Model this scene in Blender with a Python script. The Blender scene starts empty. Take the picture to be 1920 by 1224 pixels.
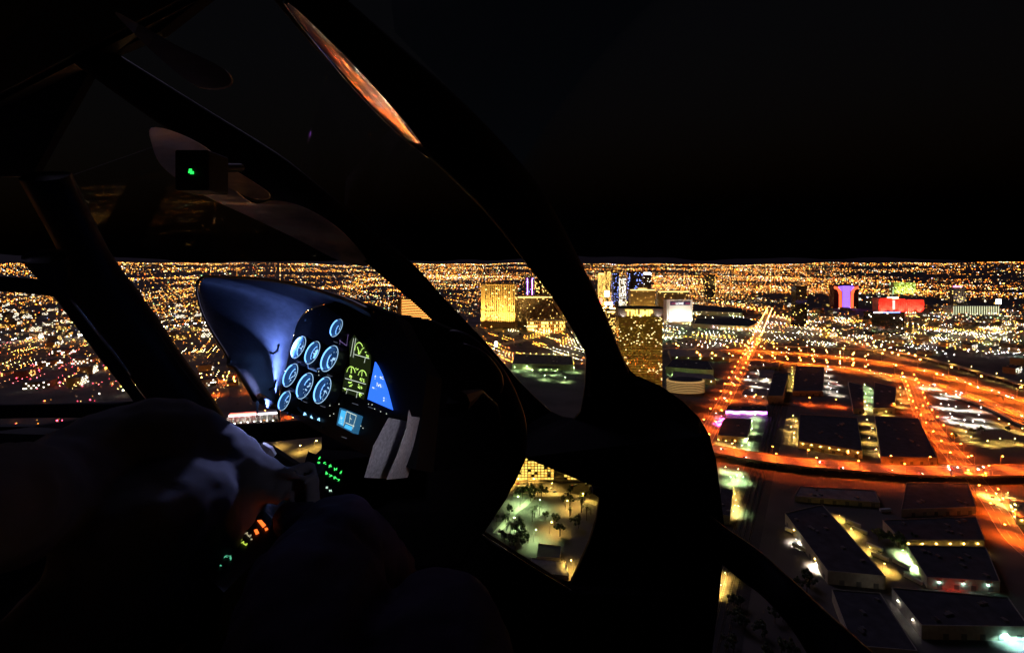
import bpy, bmesh, math, random
import numpy as np
from mathutils import Vector, Matrix
from mathutils.geometry import tessellate_polygon
random.seed(7); rng = np.random.default_rng(7)
R = math.radians
scene = bpy.context.scene
COL = scene.collection
# ------------------------------------------------------------------ camera, world, added glow fill
H = 270.0; F = 853.33; HY = 497.0
cam_d = bpy.data.cameras.new('camera'); cam = bpy.data.objects.new('camera', cam_d); COL.objects.link(cam)
cam.location = (0, 0, H); cam.rotation_euler = (R(90), 0, 0)
cam_d.sensor_width = 36; cam_d.lens = 16; cam_d.shift_y = -115 / 1920
cam_d.clip_start = 0.02; cam_d.clip_end = 90000
scene.camera = cam
w = bpy.data.worlds.new('World'); scene.world = w; w.use_nodes = True
nt = w.node_tree; bg = nt.nodes['Background']
sky = nt.nodes.new('ShaderNodeTexSky'); sky.sky_type = 'NISHITA'; sky.sun_disc = False
sky.sun_elevation = R(-3.5); sky.sun_rotation = R(200)
nt.links.new(sky.outputs[0], bg.inputs[0]); bg.inputs[1].default_value = 0.012
sun_d = bpy.data.lights.new('glow_fill', 'SUN'); sun_d.energy = 0.045; sun_d.angle = R(30); sun_d.color = (.72, .62, 1)  # added soft fill for the ambient city glow, no moon in view
sun = bpy.data.objects.new('glow_fill', sun_d); COL.objects.link(sun); sun.rotation_euler = (R(40), R(10), R(200)); sun.location = (0, 0, 3000)
scene.view_settings.view_transform = 'Standard'; scene.view_settings.look = 'None'
scene.view_settings.exposure = 2.4; scene.view_settings.gamma = 1
scene.cycles.use_denoising = True
scene.cycles.use_light_tree = True
scene.cycles.transparent_max_bounces = 24
scene.cycles.max_bounces = 4; scene.cycles.diffuse_bounces = 1; scene.cycles.glossy_bounces = 3
scene.cycles.sample_clamp_indirect = 3.0
scene.cycles.caustics_reflective = False; scene.cycles.caustics_refractive = False

# ------------------------------------------------------------------ helpers
def C(x, y, Y):                       # a point inside the cabin, seen at (x, y), Y metres ahead
    return Vector(((x - 960) / F * Y, Y, H + (HY - y) / F * Y))
def G(x, y, z=0.0):                   # the place on the ground (or at height z) seen at (x, y)
    D = (H - z) * F / (y - HY)
    return Vector(((x - 960) / F * D, D, z))
MATS = {}
def mat(name, base=(.1, .1, .1), rough=.6, metal=0., emit=None, strength=1., noise=0., nscale=1., bump=0., attr=None, spec=.5, coat=0.):
    if name in MATS: return MATS[name]
    m = bpy.data.materials.new(name); m.use_nodes = True; n = m.node_tree.nodes; l = m.node_tree.links
    b = n['Principled BSDF']; b.inputs['Base Color'].default_value = (*base, 1); b.inputs['Roughness'].default_value = rough
    b.inputs['Metallic'].default_value = metal; b.inputs['Specular IOR Level'].default_value = spec; b.inputs['Coat Weight'].default_value = coat
    if noise or bump:
        tc = n.new('ShaderNodeTexCoord'); tx = n.new('ShaderNodeTexNoise'); tx.inputs['Scale'].default_value = nscale; tx.inputs['Detail'].default_value = 6
        l.new(tc.outputs['Object'], tx.inputs['Vector'])
        if noise:
            mx = n.new('ShaderNodeMapRange'); mx.inputs[1].default_value = .3; mx.inputs[2].default_value = .7; mx.inputs[3].default_value = 1 - noise; mx.inputs[4].default_value = 1 + noise
            l.new(tx.outputs['Fac'], mx.inputs[0])
            vm = n.new('ShaderNodeVectorMath'); vm.operation = 'SCALE'; vm.inputs[0].default_value = base
            l.new(mx.outputs[0], vm.inputs['Scale']); l.new(vm.outputs[0], b.inputs['Base Color'])
        if bump:
            bp = n.new('ShaderNodeBump'); bp.inputs['Strength'].default_value = bump; bp.inputs['Distance'].default_value = .002
            l.new(tx.outputs['Fac'], bp.inputs['Height']); l.new(bp.outputs[0], b.inputs['Normal'])
    if emit is not None:
        b.inputs['Emission Color'].default_value = (*emit, 1); b.inputs['Emission Strength'].default_value = strength
    if attr:
        a = n.new('ShaderNodeAttribute'); a.attribute_name = attr; l.new(a.outputs['Color'], b.inputs['Emission Color']); b.inputs['Emission Strength'].default_value = strength
    MATS[name] = m; return m
def tag(o, label=None, cat=None, group=None, kind=None):
    if label: o['label'] = label
    if cat: o['category'] = cat
    if group: o['group'] = group
    if kind: o['kind'] = kind
    return o
def thing(name, label, cat, loc=(0, 0, 0), rz=0, group=None):
    o = bpy.data.objects.new(name, None); COL.objects.link(o); o.location = loc; o.rotation_euler = (0, 0, rz); o.empty_display_size = .1
    return tag(o, label, cat, group)
def wloc(o):
    v = Vector((0, 0, 0))
    while o is not None: v += Vector(o.location); o = o.parent
    return v
class MB:                              # collects faces; build() links them as one mesh object
    def __init__(s): s.v = []; s.f = []; s.m = []
    def add(s, vs, fs, mi=0):
        b = len(s.v); s.v += [tuple(v) for v in vs]; s.f += [tuple(i + b for i in f) for f in fs]; s.m += [mi] * len(fs); return s
    def box(s, c, size, rz=0, mi=0):
        x, y, z = [k / 2 for k in size]; cs, sn = math.cos(rz), math.sin(rz)
        vs = [(c[0] + a * x * cs - b * y * sn, c[1] + a * x * sn + b * y * cs, c[2] + d * z) for a, b, d in
              [(-1, -1, -1), (1, -1, -1), (1, 1, -1), (-1, 1, -1), (-1, -1, 1), (1, -1, 1), (1, 1, 1), (-1, 1, 1)]]
        return s.add(vs, [(0, 3, 2, 1), (4, 5, 6, 7), (0, 1, 5, 4), (1, 2, 6, 5), (2, 3, 7, 6), (3, 0, 4, 7)], mi)
    def prism(s, poly, z0, z1, mi=0, cap=True):
        n = len(poly); area = sum(poly[i][0] * poly[(i + 1) % n][1] - poly[(i + 1) % n][0] * poly[i][1] for i in range(n))
        if area < 0: poly = poly[::-1]
        vs = [(p[0], p[1], z0) for p in poly] + [(p[0], p[1], z1) for p in poly]
        fs = [(i, (i + 1) % n, n + (i + 1) % n, n + i) for i in range(n)]
        if cap: fs += [tuple(range(n, 2 * n)), tuple(range(n - 1, -1, -1))]
        return s.add(vs, fs, mi)
    def tube(s, pts, rad, k=8, mi=0, cap=True):
        pts = [Vector(p) for p in pts]; n = len(pts); rad = rad if isinstance(rad, (list, tuple)) else [rad] * n
        rings = []; up = Vector((.13, .31, .94)); 
        for i, p in enumerate(pts):
            d = (pts[min(i + 1, n - 1)] - pts[max(i - 1, 0)]).normalized()
            a = d.cross(up).normalized(); b = d.cross(a).normalized()
            rings.append([p + (a * math.cos(2 * math.pi * j / k) + b * math.sin(2 * math.pi * j / k)) * rad[i] for j in range(k)])
        vs = [v for r_ in rings for v in r_]
        fs = [(i * k + j, i * k + (j + 1) % k, (i + 1) * k + (j + 1) % k, (i + 1) * k + j) for i in range(n - 1) for j in range(k)]
        if cap: fs += [tuple(range(k - 1, -1, -1)), tuple((n - 1) * k + j for j in range(k))]
        return s.add(vs, fs, mi)
    def ball(s, c, r, k=8, mi=0):
        c = Vector(c); r = r if isinstance(r, (tuple, list)) else (r, r, r); vs = [c + Vector((0, 0, r[2]))]; m = k // 2
        for i in range(1, m):
            t = math.pi * i / m
            vs += [c + Vector((r[0] * math.sin(t) * math.cos(2 * math.pi * j / k), r[1] * math.sin(t) * math.sin(2 * math.pi * j / k), r[2] * math.cos(t))) for j in range(k)]
        vs.append(c - Vector((0, 0, r[2]))); L = len(vs) - 1
        fs = [(0, 1 + j, 1 + (j + 1) % k) for j in range(k)]
        for i in range(m - 2):
            a = 1 + i * k; fs += [(a + j, a + k + j, a + k + (j + 1) % k, a + (j + 1) % k) for j in range(k)]
        a = 1 + (m - 2) * k; fs += [(a + j, L, a + (j + 1) % k) for j in range(k)]
        return s.add(vs, fs, mi)
    def build(s, name, mats, parent=None, local=False, smooth=False, kind=None):
        me = bpy.data.meshes.new(name); off = Vector((0, 0, 0)) if (local or parent is None) else wloc(parent)
        me.from_pydata([tuple(Vector(v) - off) for v in s.v], [], s.f)
        mats = mats if isinstance(mats, (list, tuple)) else [mats]
        for m in mats: me.materials.append(m)
        if len(mats) > 1: me.polygons.foreach_set('material_index', s.m)
        if smooth: me.polygons.foreach_set('use_smooth', [True] * len(s.f))
        me.update(); o = bpy.data.objects.new(name, me); COL.objects.link(o); o.parent = parent
        if kind: o['kind'] = kind
        return o
def lerp(a, b, t): return a + (b - a) * t
def resample(pts, step):
    out = [Vector(pts[0])]
    for a, b in zip(pts[:-1], pts[1:]):
        a = Vector(a); b = Vector(b); n = max(1, int((b - a).length / step))
        out += [a.lerp(b, (i + 1) / n) for i in range(n)]
    return out
def smooth_line(pts, n=3):             # Catmull-Rom through the points
    pts = [Vector(p) for p in pts]; out = []
    for i in range(len(pts) - 1):
        p0, p1, p2, p3 = pts[max(i - 1, 0)], pts[i], pts[i + 1], pts[min(i + 2, len(pts) - 1)]
        for k in range(n):
            t = k / n; out.append(.5 * ((2 * p1) + (p2 - p0) * t + (2 * p0 - 5 * p1 + 4 * p2 - p3) * t * t + (3 * p1 - p0 - 3 * p2 + p3) * t ** 3))
    return out + [pts[-1]]

# ------------------------------------------------------------------ materials
SOD = (1, .15, .010); YEL = (1, .72, .20); WHT = (1, .93, .78); GRN = (.72, 1, .50); RED = (1, .06, .03); CYN = (.45, 1, .85); MAG = (1, .08, .55)
m_asph = mat('asphalt', (.06, .058, .056), .85, noise=.5, nscale=.05)
m_conc = mat('concrete', (.26, .24, .21), .8, noise=.25, nscale=.08)
m_road = mat('road', (.13, .125, .12), .7, noise=.3, nscale=.06)
m_paint = mat('road_paint', (.75, .74, .7), .6)
m_roof = mat('roof_dark', (.045, .043, .05), .8, noise=.4, nscale=.12)
m_roof2 = mat('roof_grey', (.16, .155, .15), .8, noise=.35, nscale=.12)
m_wall = mat('wall_stucco', (.42, .38, .31), .85, noise=.15, nscale=.3)
m_wall2 = mat('wall_tan', (.30, .24, .17), .85, noise=.2, nscale=.3)
m_metal = mat('galvanised', (.3, .3, .31), .45, .8)
m_dark = mat('dark_metal', (.012, .012, .013), .5, .3)
m_gold = mat('gold_stone', (.62, .47, .22), .7, noise=.1, nscale=.1)
m_dglass = mat('dark_glass', (.02, .022, .03), .12, spec=.8)
m_goldglass = mat('gold_glass', (.50, .36, .10), .10, .9, noise=.1, nscale=.2)
m_bark = mat('bark', (.09, .06, .04), .9)
m_leaf = mat('leaf', (.06, .085, .035), .6, noise=.4, nscale=.8)
m_ballast = mat('ballast', (.032, .03, .032), .9, noise=.4, nscale=.5)
m_rail = mat('rail_steel', (.35, .33, .31), .3, .9)
m_soil = mat('desert_soil', (.16, .125, .09), .9, noise=.4, nscale=.03)
def lampmat(n, c, s): return mat('lamp_' + n, (.8, .8, .8), .5, emit=c, strength=s)
LM = {'O': lampmat('sodium', SOD, 90), 'H': lampmat('high_mast', (1, .2, .018), 70), 'Y': lampmat('warm', (1, .60, .10), 60), 'W': lampmat('white', WHT, 40), 'G': lampmat('mercury', (.55, 1, .32), 50),
      'R': lampmat('red', RED, 60), 'M': lampmat('magenta', MAG, 120), 'C': lampmat('cyan', CYN, 45)}
win_y = mat('window_lit', (.1, .1, .1), .4, emit=(1, .62, .14), strength=1.6)
win_w = mat('window_white', (.1, .1, .1), .4, emit=(1, .93, .7), strength=2.2)
win_b = mat('window_blue', (.1, .1, .1), .4, emit=(.25, .35, 1), strength=1.2)
win_g = mat('window_green', (.1, .1, .1), .4, emit=(.6, 1, .5), strength=1.2)
neon_p = mat('neon_violet', (.1, .1, .1), .4, emit=(.62, .18, 1), strength=5)
neon_r = mat('neon_red', (.1, .1, .1), .4, emit=(1, .07, .04), strength=2.2)
neon_w = mat('sign_white', (.1, .1, .1), .4, emit=(1, .97, .9), strength=4)
neon_y = mat('sign_gold', (.1, .1, .1), .4, emit=(1, .72, .22), strength=5)

# ------------------------------------------------------------------ the setting: terrain, hills, roads
def tz(x, y):
    r = np.hypot(x, y); t = np.clip((r - 11000) / 19000, 0, 1)
    a_ = np.arctan2(x, y); return 330 * t * t * (3 - 2 * t) * (1 + .16 * np.sin(a_ * 9 + 1) + .10 * np.sin(a_ * 23) + .07 * np.sin(a_ * 61 + 2))
def make_ground():
    rad = [0, 150, 300, 500, 800, 1200, 2000, 4000, 8000, 11000, 14000, 17000, 20000, 23000, 26000, 30000, 34000, 45000]; k = 288
    vs = [(0, 0, 0)]; 
    for r_ in rad[1:]:
        for j in range(k):
            a = 2 * math.pi * j / k; x, y = r_ * math.cos(a), r_ * math.sin(a); vs.append((x, y, float(tz(x, y))))
    fs = [(0, 1 + j, 1 + (j + 1) % k) for j in range(k)]
    for i in range(len(rad) - 2):
        a = 1 + i * k; fs += [(a + j, a + k + j, a + k + (j + 1) % k, a + (j + 1) % k) for j in range(k)]
    m = mat('city_ground', (.085, .075, .068), .9, noise=.45, nscale=.012)
    tag(MB().add(vs, fs).build('ground', m), kind='structure')
    hb = MB(); n = 220                                   # the ring of mountains round the valley
    prof = []
    for i in range(n):
        a = 2 * math.pi * i / n
        prof.append(330 + 170 * math.sin(a * 5 + 1) + 120 * math.sin(a * 13 + 2) + 70 * math.sin(a * 31) + 50 * math.sin(a * 57 + .4) + 60)
    vs = []
    for i in range(n):
        a = 2 * math.pi * i / n
        for r_, hh in ((33000, 300), (38000, 340 + max(0, prof[i])), (44000, 300)): vs.append((r_ * math.cos(a), r_ * math.sin(a), hh))
    fs = []
    for i in range(n):
        a, b = i * 3, ((i + 1) % n) * 3; fs += [(a, b, b + 1, a + 1), (a + 1, b + 1, b + 2, a + 2)]
    tag(hb.add(vs, fs).build('hills', mat('mountain', (.05, .04, .045), .95)), kind='structure')
make_ground()

def ribbon(name, pix, width, z=.15, m=m_road, parent=None, lines=0, edge=None):
    pts = smooth_line([G(x, y, z) for x, y in pix], 4); L, Rr = [], []
    for i, p in enumerate(pts):
        d = (pts[min(i + 1, len(pts) - 1)] - pts[max(i - 1, 0)]); d.z = 0; d.normalize(); n = Vector((-d.y, d.x, 0)); L.append(p + n * width / 2); Rr.append(p - n * width / 2)
    n = len(pts); o = MB().add(L + Rr, [(i, n + i, n + i + 1, i + 1) for i in range(n - 1)]).build(name, m, parent)
    if parent is None: tag(o, kind='structure')
    if lines:
        mb = MB()
        for k in range(lines + 2):
            off = -width / 2 + .8 + (width - 1.6) * k / (lines + 1); solid = k in (0, lines + 1)
            q = resample(pts, 9)
            for i in range(len(q) - 1):
                if not solid and i % 2: continue
                d = (q[i + 1] - q[i]); d.z = 0; d.normalize(); nn = Vector((-d.y, d.x, 0)); a = q[i] + nn * off + Vector((0, 0, .03)); b = q[i + 1] + nn * off + Vector((0, 0, .03))
                mb.add([a - nn * .12, a + nn * .12, b + nn * .12, b - nn * .12], [(0, 3, 2, 1)])
        mb.build('lane_marking', m_paint, o, kind='stuff')
    return o, pts
# flat roads
FA, fa_p = ribbon('freeway', [(2050, 840), (1920, 779), (1850, 753), (1780, 728), (1700, 708), (1600, 692), (1500, 682), (1400, 675), (1290, 671)], 31, .20, m_conc, lines=5)
FB, fb_p = ribbon('freeway', [(2050, 800), (1920, 750), (1850, 729), (1780, 706), (1700, 687), (1600, 672), (1500, 663), (1400, 658), (1240, 654)], 31, .22, m_conc, lines=5)
FC, fc_p = ribbon('freeway', [(1700, 676), (1640, 655), (1580, 637), (1520, 617), (1460, 596), (1400, 580), (1330, 566)], 38, .24, m_conc, lines=5)
S1, s1_p = ribbon('street', [(1290, 880), (1325, 815), (1352, 765), (1378, 715), (1396, 680), (1412, 650), (1428, 615), (1444, 580)], 24, .16, m_road, lines=3)
S2, s2_p = ribbon('street', [(1330, 750), (1400, 753), (1480, 757), (1570, 763), (1650, 769), (1740, 776)], 17, .17, m_road, lines=3)
S3, s3_p = ribbon('street', [(1700, 705), (1714, 735), (1726, 768), (1752, 808), (1785, 848), (1810, 880)], 26, .18, m_road, lines=3)
S4, s4_p = ribbon('street', [(1960, 1060), (1905, 1010), (1872, 960), (1845, 920), (1822, 890)], 20, .19, m_road, lines=2)
S5, s5_p = ribbon('street', [(700, 690), (900, 652), (985, 637), (1060, 612), (1130, 585), (1155, 560), (1150, 540)], 32, .14, m_road, lines=4)
S6, s6_p = ribbon('street', [(-100, 648), (100, 636), (200, 630), (350, 612), (520, 597)], 22, .13, m_road, lines=2)
S7, s7_p = ribbon('street', [(300, 705), (450, 720), (600, 755)], 24, .12, m_road, lines=2)
ribbon('railway_corridor', [(1320, 1300), (1362, 1110), (1395, 985), (1428, 865), (1450, 790), (1473, 705), (1498, 625)], 34, .10, m_ballast)
for k in (-9, -3, 3, 9):
    base = [G(x, y, .3) + Vector((k, 0, 0)) for x, y in [(1320, 1300), (1362, 1110), (1395, 985), (1428, 865), (1450, 790), (1473, 705)]]
    t = thing('railway_track', 'railway track, %s of four, in the dark corridor' % {-9: 'leftmost', -3: 'second from left', 3: 'third from left', 9: 'rightmost'}[k], 'railway', base[0], group='railway tracks')
    q = resample(smooth_line(base, 2), 12)
    for s in (-.75, .75):
        mb = MB()
        for a, b in zip(q[:-1], q[1:]):
            d = (b - a); n = Vector((-d.y, d.x, 0)).normalized() * .09; o_ = Vector((s, 0, 0)); up = Vector((0, 0, .18))
            mb.add([a + o_ - n, a + o_ + n, b + o_ + n, b + o_ - n] + [v + up for v in (a + o_ - n, a + o_ + n, b + o_ + n, b + o_ - n)], [(4, 5, 6, 7), (0, 4, 7, 3), (1, 2, 6, 5)])
        mb.build('rail', m_rail, t)
    mb = MB(); acc = resample(smooth_line(base, 2), 1.6)
    for a, b in zip(acc[:-1:2], acc[1::2]): mb.box(a - Vector((0, 0, .1)), (2.6, .5, .16))
    mb.build('sleeper_row', m_bark, t, kind='stuff')

m_wear = mat('tyre_wear', (.09, .085, .08), .6, noise=.3, nscale=.05)
def tracks(o, pts, offs, wd):          # darker wheel paths worn into the lanes
    for off in offs:
        L, Rr = [], []
        for i, p in enumerate(pts):
            d = (pts[min(i + 1, len(pts) - 1)] - pts[max(i - 1, 0)]); d.z = 0; d.normalize(); n = Vector((-d.y, d.x, 0)); L.append(p + n * (off + wd / 2) + Vector((0, 0, .012))); Rr.append(p + n * (off - wd / 2) + Vector((0, 0, .012)))
        n = len(pts); MB().add(L + Rr, [(i, n + i, n + i + 1, i + 1) for i in range(n - 1)]).build('wheel_path', m_wear, o)
tracks(FA, fa_p, (-9.5, -5.6, -1.8, 2, 5.8, 9.6), 1.9); tracks(FB, fb_p, (-9.5, -5.6, -1.8, 2, 5.8, 9.6), 1.9); tracks(FC, fc_p, (-14, -8, 0, 8, 14), 2.2); tracks(S1, s1_p, (-8, -3, 3, 8), 1.8); tracks(S3, s3_p, (-9, -3, 3, 9), 2)
for o_, p_ in ((FA, fa_p), (FB, fb_p)):
    mb = MB(); q = resample(p_, 12)
    for a, b in zip(q[:-1], q[1:]): d = b - a; mb.box((a + b) / 2 + Vector((0, 0, .5)) + Vector((-d.y, d.x, 0)).normalized() * 12.2, (d.length + .1, .5, 1.1), math.atan2(d.y, d.x))
    mb.build('crash_barrier', m_conc, o_)
def elevated(name, label, pix, z, width, pier_every=45, m=m_conc):
    pts = smooth_line([G(x, y, z) for x, y in pix], 4); t = thing(name, label, 'bridge', (pts[0].x, pts[0].y, 0))
    L, Rr = [], []
    for i, p in enumerate(pts):
        d = (pts[min(i + 1, len(pts) - 1)] - pts[max(i - 1, 0)]); d.z = 0; d.normalize(); n = Vector((-d.y, d.x, 0)); L.append(p + n * width / 2); Rr.append(p - n * width / 2)
    n = len(pts); dn = Vector((0, 0, -1.6)); vs = L + Rr + [v + dn for v in L] + [v + dn for v in Rr]; fs = []
    for i in range(n - 1): fs += [(i, n + i, n + i + 1, i + 1), (2 * n + i, 2 * n + i + 1, 3 * n + i + 1, 3 * n + i), (i, i + 1, 2 * n + i + 1, 2 * n + i), (n + i, 3 * n + i, 3 * n + i + 1, n + i + 1)]
    MB().add(vs, fs).build('deck', m, t)
    for side in (L, Rr):
        mb = MB()
        for a, b in zip(side[:-1], side[1:]):
            d = (b - a); nn = Vector((-d.y, d.x, 0)).normalized() * .2; up = Vector((0, 0, 1.1))
            mb.add([a - nn, a + nn, b + nn, b - nn, a - nn + up, a + nn + up, b + nn + up, b - nn + up], [(4, 5, 6, 7), (0, 4, 7, 3), (1, 2, 6, 5), (0, 1, 5, 4), (3, 7, 6, 2)])
        mb.build('parapet', m, t)
    q = resample(pts, pier_every)
    for p in q[1:-1]:
        mb = MB(); mb.box((p.x, p.y, (z - 1.6) / 2), (2.2, 2.2, z - 1.6)); mb.box((p.x, p.y, z - 2.3), (width * .5, 2.6, 1.2)); mb.build('pier', m, t)
    mb = MB(); q = resample(pts, 6)
    for off in (-width / 6, width / 6, 0):
        for i in range(0, len(q) - 1, 2):
            d = q[i + 1] - q[i]; d.z = 0; d.normalize(); nn = Vector((-d.y, d.x, 0)); a = q[i] + nn * off + Vector((0, 0, .03)); b = q[i + 1] + nn * off + Vector((0, 0, .03))
            mb.add([a - nn * .2, a + nn * .2, b + nn * .2, b - nn * .2], [(0, 3, 2, 1)])
    mb.build('lane_marking', m_paint, t, kind='stuff')
    return t, pts
V, v_p = elevated('road_viaduct', 'long orange-lit road viaduct crossing above the dark railway yard', [(1250, 822), (1345, 843), (1420, 856), (1500, 866), (1600, 874), (1700, 881), (1800, 883), (1920, 881), (2050, 876)], 9, 30)
V2, v2_p = elevated('freeway_ramp', 'bright yellow elevated ramp curving above the freeway', [(2050, 775), (1920, 722), (1850, 701), (1780, 682), (1700, 664), (1640, 657), (1560, 652), (1450, 649)], 8, 13)
V3, v3_p = elevated('freeway_ramp', 'low ramp with pale retaining wall beside the car park', [(2050, 850), (1920, 796), (1860, 766), (1800, 746), (1740, 733)], 4, 10)

# ------------------------------------------------------------------ street lamps
def lamp_meshes():
    mb = MB(); mb.tube([(0, 0, 0), (0, 0, 5), (0, 0, 9.6), (.6, 0, 10.2), (2.0, 0, 10.4)], [.16, .12, .09, .07, .06], 6); pole = mb.build('pole', m_metal, None, True)
    heads = {}
    for k, m in LM.items():
        mb = MB(); mb.box((2.3, 0, 10.55), (1.5, .8, .2), 0, 0); mb.ball((2.3, 0, 10.15), (.52, .52, .28), 8, 1)
        heads[k] = mb.build('lamp_head', [m_metal, m], None, True)
    return pole, heads
_pole, _heads = lamp_meshes()
pole_me = _pole.data; head_me = {k: o.data for k, o in _heads.items()}
for o in [_pole] + list(_heads.values()): bpy.data.objects.remove(o)
NL = [0]
SPOTS = {}
for k_, e_, c_ in (('O', 1.35e4, (1, .11, .007)), ('H', 1.5e5, (1, .14, .008)), ('R', 2e4, (1, .04, .02)), ('M', 3e4, MAG), ('Y', 7e3, (1, .62, .12)), ('W', 1.0e4, (1, .93, .75)), ('G', 1.0e4, (.62, 1, .38)), ('C', 5e3, CYN)):
    l_ = bpy.data.lights.new('lamp_beam', 'SPOT'); l_.energy = e_; l_.color = c_; l_.spot_size = R(142); l_.spot_blend = .4; l_.shadow_soft_size = .4; SPOTS[k_] = l_
def lamp(p, kind, label, group, rz=0., s=1.):
    t = thing('street_lamp', label, 'street lamp', p, rz, group); t.scale = (s, s, s); NL[0] += 1
    for nm, me in (('pole', pole_me), ('lamp_head', head_me[kind])):
        o = bpy.data.objects.new(nm, me); COL.objects.link(o); o.parent = t
    o = bpy.data.objects.new('lamp_beam', SPOTS[kind]); COL.objects.link(o); o.parent = t; o.location = (2.3, 0, 9.5)
    return t
def lamps_along(pts, width, step, kind, label, group, s=1., both=True, ph=0, tmin=0, tmax=1):
    q = resample(pts, 4); acc = ph
    tot = sum((b - a).length for a, b in zip(q[:-1], q[1:])); run = 0
    for a, b in zip(q[:-1], q[1:]):
        L_ = (b - a).length; acc += L_; run += L_
        if acc >= step and tmin <= run / tot <= tmax:
            acc = 0; d = (b - a); d.z = 0; d.normalize(); n = Vector((-d.y, d.x, 0)); ang = math.atan2(n.y, n.x)
            lamp(a + n * width / 2, kind, label, group, ang + math.pi, s)
            if both: lamp(a - n * width / 2, kind, label, group, ang, s)
def lamps_at(pix, kind, label, group, s=1.):
    for i, (x, y) in enumerate(pix): lamp(G(x, y), kind, label, group, random.uniform(0, 6.28), s * random.uniform(.9, 1.1))
lamps_along(v_p, 31, 46, 'O', 'orange lamp on the parapet of the road viaduct', 'viaduct lamps', 1.25)
lamps_along(s1_p, 25, 64, 'O', 'orange lamp along the street running from the door sill to the freeway', 'lamps of the long orange street', 1.45, ph=20, tmax=.5)
lamps_along(s3_p, 27, 44, 'O', 'orange lamp along the red-lit street beside the large dark warehouse roof', 'lamps of the red-lit street', 1.3)
lamps_along(s4_p, 21, 46, 'O', 'orange lamp along the glowing street at the right edge', 'lamps of the right-hand street', 1.2)
lamps_along(s2_p, 18, 44, 'O', 'orange lamp along the cross street between warehouse blocks', 'lamps of the cross street', 1.3, both=False)
lamps_along(fa_p, 32, 90, 'H', 'tall orange lamp beside the near freeway carriageway', 'near freeway lamps', 2.7, both=False, tmax=.8)
lamps_along(fb_p, 32, 90, 'H', 'tall orange lamp beside the far freeway carriageway', 'far freeway lamps', 2.7, both=False, ph=30, tmax=.8)
lamps_along(v2_p, 13.5, 70, 'Y', 'warm yellow lamp on the elevated freeway ramp', 'ramp lamps', .9, both=False, tmax=.8)
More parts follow.
